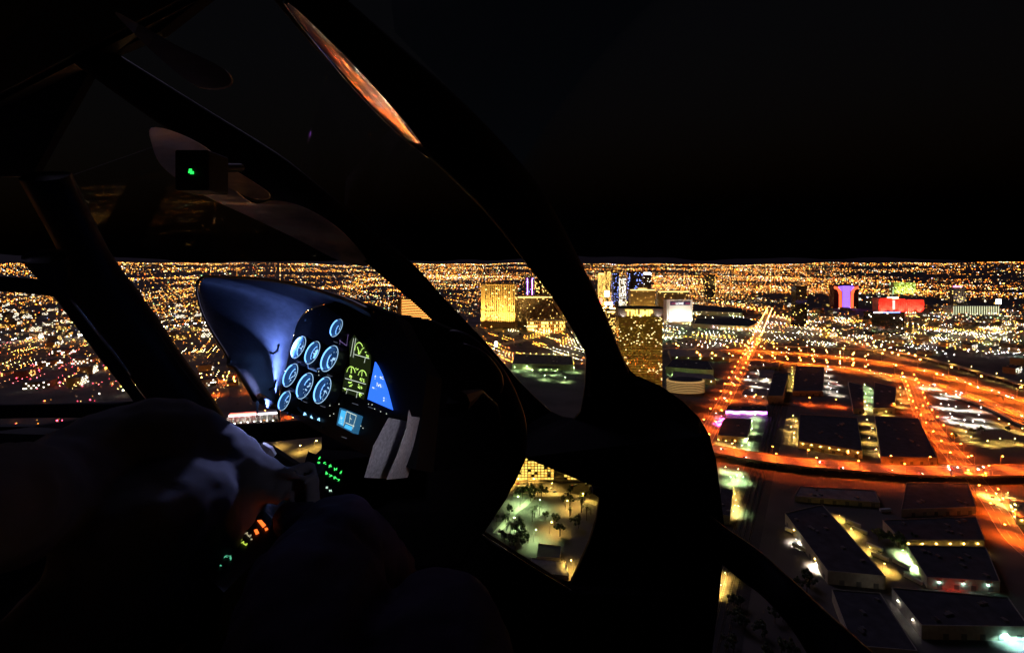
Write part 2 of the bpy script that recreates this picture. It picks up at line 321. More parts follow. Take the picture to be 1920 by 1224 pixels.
YARD = [
 ('Y', .7, 'yellow yard lamp in the alley left of the square dark roof', [(1486, 693 + 6.5 * i) for i in range(7)]),
 ('W', .8, 'pale yard lamp in the lot right of the square dark roof', [(1552, 692), (1550, 703), (1556, 714), (1552, 725), (1556, 735), (1570, 722), (1572, 742)]),
 ('G', .8, 'greenish yard lamp between the two narrow dark roofs', [(1622, 728), (1632, 735), (1624, 744), (1634, 752), (1622, 760), (1628, 768), (1608, 770)]),
 ('Y', .8, 'yellow yard lamp right of the narrow dark roofs', [(1686, 733), (1700, 737), (1690, 748), (1703, 755), (1688, 763), (1672, 712), (1650, 706), (1630, 700)]),
 ('Y', .75, 'yellow yard lamp left of the large dark warehouse roof', [(1486, 786), (1490, 797), (1483, 808), (1490, 820), (1486, 829)]),
 ('Y', .75, 'yellow yard lamp between the two large dark warehouse roofs', [(1628, 795), (1634, 812), (1630, 830), (1640, 850), (1625, 775), (1660, 779), (1600, 772)]),
 ('W', .8, 'white car park lamp beside the red-lit street', [(1730, 729), (1743, 729), (1755, 729), (1763, 746), (1775, 746), (1790, 747), (1802, 748), (1767, 766), (1777, 766), (1793, 770), (1818, 770), (1840, 771), (1780, 783), (1788, 791), (1806, 796), (1826, 798), (1845, 798), (1832, 786)]),
 ('Y', .8, 'warm car park lamp right of the red-lit street', [(1870, 794), (1895, 804), (1917, 813), (1810, 818), (1822, 829), (1855, 836), (1873, 831), (1903, 832), (1800, 806)]),
 ('Y', .8, 'warm lamp along the front of the magenta-lit building', [(1348, 833), (1362, 837), (1375, 841), (1389, 845)]),
 ('G', .8, 'green lamp in the narrow lot beside the railway', [(1412, 798), (1409, 812), (1404, 832), (1402, 843), (1414, 786)]),
 ('G', .7, 'green lamp in the yard under the left end of the viaduct', [(1362, 884), (1386, 888), (1372, 905), (1379, 900), (1395, 905), (1384, 962)]),
 ('Y', .5, 'small yellow lamp beside the narrow building by the railway', [(1377, 922), (1379, 934), (1378, 945), (1376, 955), (1374, 966)]),
 ('W', .5, 'pale wall lamp on the left side of the near long warehouse', [(1494, 1022), (1532, 1066)]),
 ('Y', .55, 'dim yellow lamp in the alley right of the near long warehouse', [(1572, 975), (1598, 1003), (1628, 1036), (1655, 1068)]),
 ('G', .5, 'greenish lamp in the loading lane of the lower right yard', [(1690, 1040), (1702, 1055), (1718, 1072), (1735, 1088)]),
 ('C', .5, 'pale green lamp in a row before the red-lit dock', [(1776, 1098), (1818, 1101), (1863, 1105)]),
 ('C', .55, 'pale green lamp along the yard in the bottom right corner', [(1752, 1178), (1785, 1181), (1807, 1183), (1827, 1183), (1863, 1195), (1893, 1206), (1916, 1208)]),
 ('Y', .7, 'yellow lamp in the lit yard at the right edge', [(1850, 930), (1864, 936), (1882, 948), (1900, 957), (1908, 968), (1890, 934)]),
 ('G', .8, 'greenish car park lamp beyond the gold tower', [(1250 + 25 * (i % 7) + 6 * ((i * 7) % 3), 618 + 7 * (i // 7) + 2 * (i % 2)) for i in range(21)]),
 ('G', .9, 'green lamp on the parking deck right of the gold tower', [(1256, 664), (1282, 666), (1308, 668), (1334, 670), (1356, 673), (1266, 704), (1290, 706), (1314, 709), (1334, 711), (1300, 690 + 32)]),
 ('W', .8, 'white lamp among the small sheds beside the railway', [(1405, 690), (1420, 700), (1402, 712), (1416, 725), (1436, 716), (1410, 738), (1440, 735), (1430, 690)]),
 ('G', 1.1, 'green lamp in the garden seen through the foot window', [(1012, 960), (975, 950), (1000, 1015), (962, 992)]),
 ('Y', 1.0, 'warm lamp by the garden wall seen through the foot window', [(975, 912), (1000, 914), (1035, 918), (1075, 1070), (1060, 955), (1095, 940), (1030, 1000)]), ('Y', 1.0, 'warm lamp on the pale lot under the windscreen sill', [(520, 838), (560, 848), (590, 840)]),
 ('G', 1.1, 'pale green lamp in front of the dark mall roof', [(965, 696), (1000, 703), (1040, 703), (1075, 698), (990, 694), (1020, 712), (1060, 715)]),
 ('O', 1., 'orange lamp on the brown lot below the left windscreen', [(385, 712), (410, 740), (440, 705), (465, 735), (420, 715), (500, 780), (540, 783)]),
 ('Y', .6, 'yellow lamp at the railway edge below the door handrail', [(1362, 1085), (1350, 1110)]),
 ('M', .6, 'magenta lamp beside the neon-roofed building', [(1352, 786), (1350, 796), (1360, 792)]),
 ('R', .8, 'red lamp in the dock of the lower right yard', [(1822, 1131)]),
]
for k, s, lab, pix in YARD: lamps_at(pix, k, lab, lab.replace('lamp', 'lamps', 1), s)

# ------------------------------------------------------------------ the carpet of city lights
def light_mesh(name, P, S, colr, strength, label, cat):
    n = len(P); o8 = np.array([(1, 0, 0), (-1, 0, 0), (0, 1, 0), (0, -1, 0), (0, 0, 1), (0, 0, -1)], float)
    f8 = np.array([(0, 2, 4), (2, 1, 4), (1, 3, 4), (3, 0, 4), (2, 0, 5), (1, 2, 5), (3, 1, 5), (0, 3, 5)])
    V_ = (P[:, None, :] + o8[None] * S[:, None, :]).reshape(-1, 3); Fc = (np.arange(n)[:, None, None] * 6 + f8[None]).reshape(-1, 3)
    me = bpy.data.meshes.new(name); me.vertices.add(len(V_)); me.vertices.foreach_set('co', V_.ravel()); me.loops.add(Fc.size); me.polygons.add(len(Fc))
    me.loops.foreach_set('vertex_index', Fc.ravel().astype(np.int32)); me.polygons.foreach_set('loop_start', np.arange(0, Fc.size, 3, dtype=np.int32)); me.polygons.foreach_set('loop_total', np.full(len(Fc), 3, np.int32))
    a = me.attributes.new('col', 'FLOAT_COLOR', 'POINT'); cc = np.ones((n * 6, 4)); cc[:, :3] = np.repeat(colr, 6, 0); a.data.foreach_set('color', cc.ravel())
    me.materials.append(mat('city_light_' + name, (.5, .5, .5), .5, attr='col', strength=strength)); me.update(calc_edges=True)
    o = bpy.data.objects.new(name, me); COL.objects.link(o); tag(o, label, cat, kind='stuff'); return o
PAL = np.array([(1, .24, .015), (1, .33, .03), (1, .42, .06), (1, .62, .20), (.95, .92, .68), (1, .13, .012), (.55, 1, .40), (.45, .55, 1)])
def pick(n, wts): 
    wts = np.array(wts, float); idx = rng.choice(len(PAL), n, p=wts / wts.sum()); c = PAL[idx] * rng.lognormal(-.05, .85, (n, 1)).clip(.12, 5); return c
def vnoise(x, y, s, seed=0):           # smooth value noise
    x = x / s + seed * 17.3; y = y / s + seed * 5.1; xi = np.floor(x); yi = np.floor(y); fx = x - xi; fy = y - yi; fx = fx * fx * (3 - 2 * fx); fy = fy * fy * (3 - 2 * fy)
    h = lambda a, b: np.modf(np.abs(np.sin(a * 127.1 + b * 311.7 + seed) * 43758.5453))[0]
    return (h(xi, yi) * (1 - fx) + h(xi + 1, yi) * fx) * (1 - fy) + (h(xi, yi + 1) * (1 - fx) + h(xi + 1, yi + 1) * fx) * fy
def carpet():
    zones = [  # ring inner, outer, number (all round), mean radius of a light, street spacing
        (560, 2000, 7000, .95, 110), (2000, 3500, 15000, 1.6, 130), (3500, 6500, 27000, 2.6, 180), (6500, 12000, 22000, 4.8, 330), (12000, 20000, 14000, 8, 600), (20000, 32000, 13000, 12, 900)]
    ca, sa = math.cos(R(27)), math.sin(R(27))
    allP, allS, allC = [], [], []
    for r0, r1, n, sz, sp in zones:
        m = int(n * 3.4); r_ = np.sqrt(rng.uniform(r0 ** 2, r1 ** 2, m)); a = rng.uniform(-math.pi, math.pi, m)
        keep = (np.abs(a) < R(85)) | (rng.random(m) < .30); r_, a = r_[keep], a[keep]; x, y = r_ * np.sin(a), r_ * np.cos(a)
        u, v = x * ca + y * sa, -x * sa + y * ca; m = len(x); t = rng.random(m)            # snap most lights to a street grid
        snap = t < .68; us = np.round(u / sp) * sp + rng.normal(0, 3, m); vs_ = np.round(v / sp) * sp + rng.normal(0, 3, m)
        u = np.where(snap & (t < .30), us, u); v = np.where(snap & (t >= .30), vs_, v)
        q_ = sp * .22; u = np.where(snap & (t >= .30), np.round(u / q_) * q_, u); v = np.where(snap & (t < .30), np.round(v / q_) * q_, v)
        x, y = u * ca - v * sa, u * sa + v * ca
        d = .5 * vnoise(x, y, 900 + r0 * .09, 1) + .5 * vnoise(x, y, 260 + r0 * .05, 2)
        k = rng.random(m) < np.clip((d - .36) * 3.6, .05, 1); x, y = x[k], y[k]
        if r0 < 1500:                                                                        # keep the near blocks for the built lamps
            k = ~((x > 60) & (x < 1600) & (y < 1500) & (x < 1.25 * y)) & ~((np.abs(x) < 120) & (y > 0) & (y < 1250)) & ~((x < 0) & (x > -400) & (y > 0) & (y < 680)); x, y = x[k], y[k]
        m = len(x); rr = np.hypot(x, y); f = rng.lognormal(-.18, .45, m); s = sz * f * np.clip(rr / math.sqrt(r0 * r1), .75, 1.35)
        z = tz(x, y) + rng.uniform(4, 11, m); px = 960 + x / np.maximum(y, 1) * F
        right = np.clip((px - 1000) / 900, 0, 1) * (y > 0)
        c = pick(m, [3, 4, 4, 2.4, 1.3, .8, .35, .12]); mid = (r0 < 3000)
        cool = (vnoise(x, y, 500, 5) > (.66 if mid else .82)) & ((px > 700) | (rng.random(m) < .35)); cc = pick(m, [.5, .8, 1.5, 3, 4, .2, 1.5, .4]); c[cool] = cc[cool]
        lm = (px < 330) & (y > 0) & (rr < 1800); c[lm] = np.where(rng.random((lm.sum(), 1)) < .3, np.array([[1, .05, .10]]) * rng.uniform(1, 5, (lm.sum(), 1)), c[lm])
        hot = (rng.random(m) < right * .5) & ~cool; c[hot] *= (1, .72, .55)
        allP.append(np.stack([x, y, z], 1)); allS.append(np.stack([s, s, s * .75], 1)); allC.append(c)
    light_mesh('city_lights', np.concatenate(allP), np.concatenate(allS), np.concatenate(allC), .85, 'carpet of golden city lights spreading to the horizon', 'city lights')
carpet()
def road_lights():
    P_, S_, C_ = [], [], []
    for pts, wd, step, colr, z, sz, t0, t1 in ((s1_p, 26, 60, (1, .25, .03), 12, 1.7, .5, 1), (fc_p, 40, 55, (1, .2, .02), 16, 2.2, 0, 1), (s5_p, 34, 26, (1, .5, .12), 9, 1.6, .3, 1), (s6_p, 24, 30, (1, .85, .6), 10, 1.6, 0, 1), (s7_p, 24, 34, (1, .28, .04), 10, 1.2, 0, 1), (fb_p, 34, 60, (1, .22, .02), 14, 1.6, .6, 1), (fa_p, 34, 60, (1, .22, .02), 14, 1.6, .6, 1)):
        q = resample(pts, step); m = len(q)
        for i in range(int(m * t0), int(m * t1) - 1):
            d = q[i + 1] - q[i]; d.z = 0; d.normalize(); nn = Vector((-d.y, d.x, 0))
            for sd in (-1, 1):
                p = q[i] + nn * sd * wd / 2; P_.append((p.x, p.y, z)); S_.append((sz, sz, sz * .6)); C_.append([c * random.uniform(.7, 1.3) for c in colr])
    light_mesh('avenue_lights', np.array(P_), np.array(S_), np.array(C_), 60, 'rows of street lights along the far avenues and freeway branches', 'street lights')
road_lights()
def lot_lights():
    P_, S_, C_ = [], [], []; rr = random.Random(11); pal = [(.75, 1, .5), (1, .95, .8), (1, .7, .25), (1, .3, .03), (1, .22, .02), (1, .8, .5)]
    for _ in range(480):
        x, y = rr.choice([(rr.uniform(-40, 1900), rr.uniform(560, 640)), (rr.uniform(1240, 1480), rr.uniform(598, 655)), (rr.uniform(1500, 1930), rr.uniform(585, 655)), (rr.uniform(1690, 1960), rr.uniform(612, 672)), (rr.uniform(880, 1110), rr.uniform(622, 690)), (rr.uniform(-60, 520), rr.uniform(625, 740)), (rr.uniform(-1100, -250), rr.uniform(600, 780)), (rr.uniform(-1100, -250), rr.uniform(600, 780))])
        p = G(x, y); colr = rr.choice(pal if x > 1240 else pal[2:] if x > 300 else [(1, .2, .03), (1, .08, .10), (1, .36, .06), (1, .55, .15)]); z = rr.uniform(6, 11); big = p.y / 1300
        for i in range(rr.randint(1, 3)):
            for j in range(rr.randint(2, 5)):
                u, v = i * 24, j * 20; P_.append((p.x + u * .89 - v * .45, p.y + u * .45 + v * .89, z)); S_.append([(.5 if x > 600 else .38) * big ** .6 * k for k in (1, 1, .7)]); C_.append([c * rr.uniform(.6, 1.4) for c in colr])
    light_mesh('lot_lights', np.array(P_), np.array(S_), np.array(C_), 50, 'clusters of white, green and amber lot lights in the middle distance', 'lot lights')
lot_lights()

# ------------------------------------------------------------------ buildings
def text_mesh(txt, size, depth, m, parent, loc, rz=0, name='lettering'):
    cu = bpy.data.curves.new('txt', 'FONT'); cu.body = txt; cu.size = size; cu.extrude = depth; cu.align_x = 'CENTER'; cu.offset = size * .02
    o = bpy.data.objects.new('txt', cu); COL.objects.link(o)
    me = bpy.data.meshes.new_from_object(o.evaluated_get(bpy.context.evaluated_depsgraph_get())); bpy.data.objects.remove(o)
    me.transform(Matrix.Rotation(rz, 4, 'Z') @ Matrix.Rotation(R(90), 4, 'X')); me.materials.clear(); me.materials.append(m)
    ob = bpy.data.objects.new(name, me); COL.objects.link(ob); ob.parent = parent; ob.location = Vector(loc) - wloc(parent); return ob
def hvac(mb, poly, z, n):
    cx = sum(p[0] for p in poly) / len(poly); cy = sum(p[1] for p in poly) / len(poly)
    for _ in range(n):
        a = random.choice(poly); t = random.uniform(.15, .75); mb.box((lerp(cx, a[0], t), lerp(cy, a[1], t), z + .8), (random.uniform(2, 4), random.uniform(2, 4), 1.6), random.uniform(0, .3))
def warehouse(label, pix, h=9., roofm=None, wallm=None, walllamps=None, kind='Y', name='warehouse', nh=6, skylights=True, group=None):
    poly = [G(x, y, h) for x, y in pix]; n = len(poly)
    t = thing(name, label, 'warehouse' if name == 'warehouse' else 'building', (sum(p.x for p in poly) / n, sum(p.y for p in poly) / n, 0), group=group)
    p2 = [(p.x, p.y) for p in poly]
    MB().prism(p2, 0, h, cap=False).build('wall', wallm or m_wall, t)
    c = Vector((sum(p[0] for p in p2) / n, sum(p[1] for p in p2) / n, 0))
    ins = [(lerp(p[0], c.x, .012), lerp(p[1], c.y, .012)) for p in p2]
    MB().prism(ins, h - .8, h - .35).build('roof', roofm or m_roof, t)
    mb = MB()
    for i in range(n):
        a, b = Vector((*p2[i], h)), Vector((*p2[(i + 1) % n], h)); d = b - a; mb.box((a + b) / 2 + Vector((0, 0, .25)), (d.length + .3, .35, .5), math.atan2(d.y, d.x))
    mb.build('parapet', m_wall, t)
    for _ in range(nh):
        mb = MB(); hvac(mb, p2, h - .35, 1); mb.build('roof_unit', m_metal, t)
    for i in range(n):
        if name != 'warehouse': break
        a, b = Vector((*p2[i], 0)), Vector((*p2[(i + 1) % n], 0)); d = b - a; L_ = d.length; d.normalize(); nn = Vector((d.y, -d.x, 0)); nn = nn if ((a + b) / 2 + nn - c).length > ((a + b) / 2 - nn - c).length else -nn
        if nn.y > .2: continue
        for q in range(int(L_ // 13)): MB().box(a + d * (7 + 13 * q) + nn * .12 + Vector((0, 0, 2.2)), (3.8, .24, 4.4), math.atan2(d.y, d.x)).build('dock_door', m_roof2, t)
    if walllamps:                       # wall packs: (edge index, number, height)
        for e, k, zz in walllamps:
            a, b = Vector((*p2[e], 0)), Vector((*p2[(e + 1) % n], 0)); d = (b - a).normalized(); nn = Vector((d.y, -d.x, 0))
            mid = (a + b) / 2; nn = nn if (mid + nn - c).length > (mid - c).length else -nn
            for i in range(k):
                p = a.lerp(b, (i + .5) / k) + nn * .5 + Vector((0, 0, zz)); mb = MB(); mb.box(p + Vector((0, 0, .25)), (.9, .9, .12), 0, 0); mb.ball(p, (.42, .42, .25), 6, 1); mb.build('wall_lamp', [m_metal, LM[kind]], t)
    return t
W = warehouse
W('square dark-roofed warehouse with a yellow-lit alley along its left side', [(1493, 686), (1545, 688), (1543, 733), (1486, 733)], 10, nh=5)
W('narrow slanting dark-roofed shed left of the green-lit lot', [(1590, 715), (1617, 722), (1620, 766), (1600, 766)], 9, nh=3)
W('narrow dark-roofed shed right of the green-lit lot', [(1640, 716), (1680, 726), (1678, 765), (1637, 765)], 10, nh=4)
W('large dark-roofed warehouse with yellow lamps along its front wall', [(1500, 776), (1607, 783), (1617, 845), (1497, 826)], 11, walllamps=[(2, 7, 8)], nh=9)
W('large dark-roofed warehouse beside the red-lit street', [(1640, 780), (1722, 784), (1757, 858), (1652, 856)], 10, nh=9)
W('small warehouse washed in magenta light beside the street', [(1358, 784), (1410, 786), (1400, 820), (1345, 816)], 8, nh=3)
wneon = W('long low building outlined in violet neon', [(1365, 760), (1438, 762), (1438, 771), (1360, 770)], 9, name='neon_building', nh=3)
pa, pb = G(1361, 770.5, 9), G(1438, 771.5, 9)
for k, (zz, dx) in enumerate(((8.2, 0), (5.5, 4))):
    mb = MB(); q = [pa.lerp(pb, t_ / 10) + Vector((0, -.5, zz - 9 + 1.2 * math.sin(t_ * 1.9))) for t_ in range(11)]; mb.tube(q, .35, 5); mb.build('neon_tube', neon_p, wneon)
W('near long warehouse with pale lit parapet and white end wall', [(1472, 962), (1542, 946), (1660, 1080), (1552, 1070)], 11, walllamps=[(3, 2, 7), (1, 3, 7)], nh=8)
W('dark-roofed depot with a bright strip along its upper wall', [(1700, 1022), (1848, 1026), (1875, 1090), (1738, 1082)], 9, walllamps=[(2, 3, 6)], kind='C', nh=7)
W('flat dark hall behind the depot with a pale lit front', [(1655, 975), (1830, 968), (1846, 1012), (1690, 1012)], 9, walllamps=[(2, 6, 6)], kind='Y', nh=7)
W('dark hall with a grey lit side wall in the bottom right corner', [(1672, 1102), (1890, 1120), (1930, 1175), (1728, 1172)], 10, walllamps=[(3, 2, 7)], kind='W', nh=7)
W('narrow dark building lined with small yellow lamps by the railway', [(1352, 915), (1374, 919), (1368, 968), (1345, 962)], 9, nh=2)
W('dark bare hall at the bottom of the picture, left of the yard', [(1560, 1105), (1650, 1112), (1720, 1220), (1600, 1210)], 9, nh=5)
W('wide dark hall under the viaduct, right of the railway', [(1500, 912), (1640, 920), (1650, 942), (1490, 930)], 6, roofm=m_roof2, nh=4)
W('low dark shed right of the near viaduct', [(1700, 905), (1815, 905), (1830, 950), (1690, 955)], 8, nh=5)
W('grey shed with pale roof beside the railway, nearest of its cluster', [(1396, 728), (1440, 730), (1438, 742), (1390, 740)], 7, roofm=m_roof2, walllamps=[(2, 3, 5)], kind='W', nh=2)
W('grey shed with striped pale roof beside the railway', [(1428, 692), (1452, 693), (1448, 710), (1422, 708)], 8, roofm=m_roof2, walllamps=[(3, 3, 5)], kind='W', nh=2)
W('long dark shed behind the striped pale roof', [(1408, 676), (1462, 677), (1460, 688), (1402, 687)], 8, nh=3)
W('dark tall block beside the railway, right of the sheds', [(1450, 700), (1478, 700), (1468, 742), (1440, 742)], 16, nh=2)
W('parking deck with a green-lit top beside the gold tower', [(1252, 654), (1352, 659), (1368, 670), (1258, 668)], 12, roofm=m_conc, wallm=m_conc, walllamps=[(2, 5, 9)], kind='G', name='parking_deck', nh=0)
W('big dark roof between the two green-lit parking decks', [(1262, 673), (1328, 677), (1338, 694), (1248, 688)], 16, nh=6)
W('lower parking deck with rows of green lights', [(1262, 696), (1334, 702), (1342, 712), (1262, 706)], 12, roofm=m_conc, wallm=m_conc, walllamps=[(2, 5, 8)], kind='G', name='parking_deck', nh=0)
ov = G(1285, 733, 0); ob = thing('oval_building', 'oval building with ringed lit balconies below the parking decks', 'building', ov)
for i in range(7): MB().prism([(ov.x + math.cos(a) * 42, ov.y + math.sin(a) * 26) for a in np.linspace(0, 2 * math.pi, 28)[:-1]], i * 3.4, i * 3.4 + 1.2).build('balcony_ring', m_roof2, ob)
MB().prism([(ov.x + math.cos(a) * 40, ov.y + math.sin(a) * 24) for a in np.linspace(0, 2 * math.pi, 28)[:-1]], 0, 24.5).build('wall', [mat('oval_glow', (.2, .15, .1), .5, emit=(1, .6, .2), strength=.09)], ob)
MB().prism([(ov.x + math.cos(a) * 36, ov.y + math.sin(a) * 20) for a in np.linspace(0, 2 * math.pi, 28)[:-1]], 24.6, 26).build('roof', m_roof, ob)
W('wide curved dark roof behind the green-lit car park', [(1305, 596), (1400, 596), (1422, 604), (1405, 612), (1300, 607)], 18, nh=5)
W('long hall with a row of bright pale bays behind the white billboard', [(1300, 570), (1392, 578), (1392, 586), (1300, 582)], 22, walllamps=[(2, 9, 15)], kind='W', nh=0, name='convention_hall')
W('dark low mall roof seen through the windscreen by the pillar', [(965, 663), (1072, 667), (1076, 684), (960, 682)], 14, walllamps=[(0, 9, 16)], kind='Y', name='shopping_mall', nh=6)
W('small lit pavilion in front of the dark mall roof', [(1010, 676), (1052, 678), (1050, 690), (1008, 690)], 8, roofm=m_roof2, walllamps=[(2, 4, 5)], kind='G', name='pavilion', nh=1)
W('low yellow-lit shop at the right edge beside the glowing street', [(1895, 940), (1960, 945), (1970, 975), (1905, 970)], 7, roofm=m_roof2, walllamps=[(3, 3, 5), (2, 3, 5)], nh=2, name='shop')
# white arcade below the left windscreen
wa, wb = G(424, 796), G(520, 789); d = (wb - wa); ln = d.length; ang = math.atan2(d.y, d.x)
ar = thing('white_arcade', 'white floodlit arcade building with a red sign below the left windscreen', 'building', wa, ang)
mb = MB(); mb.box((ln / 2, 14, 7), (ln, 12, 14))
for i in range(9): mb.box((ln * (i + .5) / 9 - ln / 20, 5, 5), (ln / 30, 5, 10))
mb.build('facade', mat('white_render', (.8, .8, .8), .7), ar, True)
MB().box((ln / 2, 7.7, 12), (ln * .96, .3, 2.6)).build('lit_frieze', mat('frieze', (.8, .8, .8), .5, emit=(1, .96, 1), strength=.8), ar, True)
MB().box((ln * .3, 5, 15.4), (ln * .5, .8, 2.2)).build('red_sign', neon_r, ar, True)
for i in range(8): MB().ball((ln * (i + .5) / 8, -6, 3.5), (.5, .5, .3), 6).build('floodlight', LM['W'], ar, True)

# towers --------------------------------------------------------------------
def tower_frame(name, label, x0, x1, yb, yt, depth, rz=0., yaw_to=None, cat='tower', group=None):
    D = H * F / (yb - HY); X = ((x0 + x1) / 2 - 960) / F * D; wd = (x1 - x0) / F * D; h = H - (yt - HY) / F * D
    t = thing(name, label, cat, (X, D, 0), rz, group); return t, wd, h
def facade(t, wd, h, depth, wallm, floors, cols, litp, wm=win_y, z0=4, winw=.55, winh=.5, side_cols=None, name='wall'):
    MB().box((0, depth / 2, h / 2), (wd, depth, h)).build(name, wallm, t, True)
    lit, drk = MB(), MB(); fh = (h - z0 - 3) / floors; cw = wd / cols
    for i in range(floors):
        for j in range(cols):
            b = lit if random.random() < litp else drk; x = -wd / 2 + cw * (j + .5); z = z0 + fh * (i + .5); a_, c_ = cw * winw / 2, fh * winh / 2
            b.add([(x - a_, -.25, z - c_), (x + a_, -.25, z - c_), (x + a_, -.25, z + c_), (x - a_, -.25, z + c_)], [(0, 1, 2, 3)])
        sc_ = side_cols or max(2, int(cols * depth / wd))
        for j in range(sc_):
            for s in (-1, 1):
                b = lit if random.random() < litp else drk; yy = depth * (j + .5) / sc_; z = z0 + fh * (i + .5); a_, c_ = depth / sc_ * winw / 2, fh * winh / 2; xx = s * (wd / 2 + .25)
                b.add([(xx, yy - a_, z - c_), (xx, yy + a_, z - c_), (xx, yy + a_, z + c_), (xx, yy - a_, z + c_)], [(0, 1, 2, 3) if s > 0 else (3, 2, 1, 0)])
    if lit.f: lit.build('lit_glazing', wm, t, True, kind='stuff')
    if drk.f: drk.build('dark_glazing', m_dglass, t, True, kind='stuff')
def flood(t, x, y, z, aim, colr, power, size=1.2, blend=.6, name='floodlight'):
    l = bpy.data.lights.new(name, 'SPOT'); l.energy = power * .13; l.color = colr; l.spot_size = size; l.spot_blend = blend; l.shadow_soft_size = 1.5
    o = bpy.data.objects.new(name, l); COL.objects.link(o); o.parent = t; o.location = (x, y, z)
    o.rotation_euler = (Vector(aim) - Vector((x, y, z))).to_track_quat('-Z', 'Y').to_euler()
    MB().box((x, y, z - 1.2), (2, 2, 1.2)).build('floodlight_housing', m_dark, t, True)
GOLD = (1, .62, .16)
# golden hotel tower
t, wd, h = tower_frame('golden_hotel_tower', 'tall golden floodlit hotel tower with window columns and crown', 908, 966, 614, 534, 60, R(-14))
facade(t, wd, h, 55, m_gold, 30, 14, .05, winw=.52, winh=.7, z0=20)
mb = MB()
for i in range(10): mb.box((-wd / 2 + wd * i / 9, -.6, h / 2), (1.6, 1.4, h))
mb.build('pilaster_row', m_gold, t, True, kind='stuff')
MB().box((0, 27, h + 1), (wd + 5, 60, 2.4)).box((0, 27, h * .36), (wd + 3, 58, 2.4)).build('cornice', m_gold, t, True)
MB().box((-wd * .28, 20, h + 6), (wd * .4, 30, 9)).box((wd * .25, 20, h + 4), (wd * .4, 30, 6)).build('crown', m_gold, t, True)
MB().box((-wd / 2 - 8, 20, h * .48), (20, 44, h * .96)).box((-wd / 2 - 8, 20, h * .98), (23, 47, 3)).build('corner_wing', m_gold, t, True)
for x in (-.62, -.3, 0, .3, .6): flood(t, wd * x, -46, 4, (wd * x, 0, h * .55), GOLD, 2.2e6, 1.5)
for x in (-.5, 0, .5): flood(t, wd * x, -14, h * .37, (wd * x, 0, h), GOLD, 2.5e5, 1.6)
# its long wing
t, wd, h = tower_frame('golden_hotel_wing', 'long brown hotel wing with a glowing cornice right of the golden tower', 967, 1062, 610, 556, 60, R(4))
facade(t, wd, h, 50, m_wall2, 24, 46, .04, winw=.4)
MB().box((0, 25, h + 2), (wd + 4, 54, 5)).build('cornice', m_gold, t, True)
MB().box((0, -1.2, h - 3), (wd, .6, 2.2)).build('cornice_light', mat('cornice_glow', (.2, .2, .2), .5, emit=(1, .68, .2), strength=1.1), t, True)
for x in (-.42, -.28, .45): flood(t, wd * x, -7, 3, (wd * x, 0, h * .6), GOLD, 2.2e5, .8)
t, wd, h = tower_frame('casino_podium', 'low golden arcaded podium at the foot of the long hotel wing', 990, 1060, 622, 601, 40, R(4), cat='building')
facade(t, wd, h, 40, m_gold, 3, 20, .5, winw=.5)
for x in (-.4, 0, .4): flood(t, wd * x, -22, 2, (wd * x, 0, h * .5), GOLD, 1.2e5, 1.7)
# curved tower with glowing floor lines
c0 = G(790, 628); t = thing('curved_tower', 'curved hotel tower with glowing orange floor lines behind the centre post', 'tower', c0)
arc = [(-75 + 150 * i / 16, 26 * math.sin(math.pi * i / 16) * -1) for i in range(17)]; hh = H - (560 - HY) / F * c0.y
MB().prism(arc + [(75, 22), (-75, 22)], 0, hh).build('wall', mat('bronze_glass', (.10, .06, .03), .25, .4), t, True)
for i in range(22):
    mb = MB(); z = 6 + (hh - 10) * i / 21
    mb.tube([(x, y - .9, z) for x, y in arc], .75, 4); mb.build('floor_line', mat('floor_line_glow', (.2, .1, .05), .5, emit=(1, .40, .08), strength=.9), t, True)
mb = MB(); mb.box((-82, 0, hh * .52), (14, 26, hh * 1.04)); mb.build('stair_tower', m_wall2, t, True)
# violet tower
t, wd, h = tower_frame('violet_tower', 'slim tower lit violet behind the long hotel wing', 986, 1001, 590, 520, 30)
facade(t, wd, h, 30, mat('grey_panel', (.35, .33, .36), .6), 30, 6, .1, wm=win_b)
for x in (-.3, .3): MB().box((wd * x, -.7, h * .55), (1.6, .7, h * .85)).build('neon_strip', neon_p, t, True)
for k, (x0, x1, yb, yt) in enumerate(((1003, 1016, 592, 522), (1018, 1030, 590, 528))):
    t, wd, h = tower_frame('slim_tower', ['slim dim tower just right of the violet tower', 'slim dim tower beside the right pillar, second from the violet tower'][k], x0, x1, yb, yt, 30)
    facade(t, wd, h, 30, m_wall2, 28, 6, .22)
# the gold glass tower with the sign
t, wd, h = tower_frame('gold_glass_tower', 'tall gold mirrored tower with lit capital letters on its grey crown', 1160, 1241, 742, 578, 40, R(-3))
fl = 60; mb = MB(); MB().box((0, 17, h / 2), (wd - .8, 34, h)).build('core', m_goldglass, t, True)
top_band = h * .90
for i in range(fl): mb.box((0, 17, 3 + (top_band - 3) * i / fl), (wd, 35, 1.0))
mb.build('spandrel_band', mat('gold_spandrel', (.30, .21, .07), .3, .7), t, True, kind='stuff')
mb = MB()
for j in range(33):
    for yy in (-.35,): mb.box((-wd / 2 + wd * j / 32, yy, top_band / 2), (.35, .5, top_band))
mb.build('mullion', mat('gold_mullion', (.35, .25, .08), .35, .8), t, True, kind='stuff')
cr = MB().box((0, 17, h - h * .05), (wd + 1.5, 36.5, h * .095)).build('crown', mat('crown_panel', (.30, .27, .25), .5), t, True)
MB().box((0, 17, h + 1), (wd + 4, 39, 1.6)).build('roof_rim', m_dark, t, True)
text_mesh('TRUMP', h * .095, .8, mat('letter_gold', (.1, .1, .1), .4, emit=(1, .62, .10), strength=.9), t, wloc(t) + Vector((-3, -3.2, h * .918)))
lit, lit2, lit3 = MB(), MB(), MB()
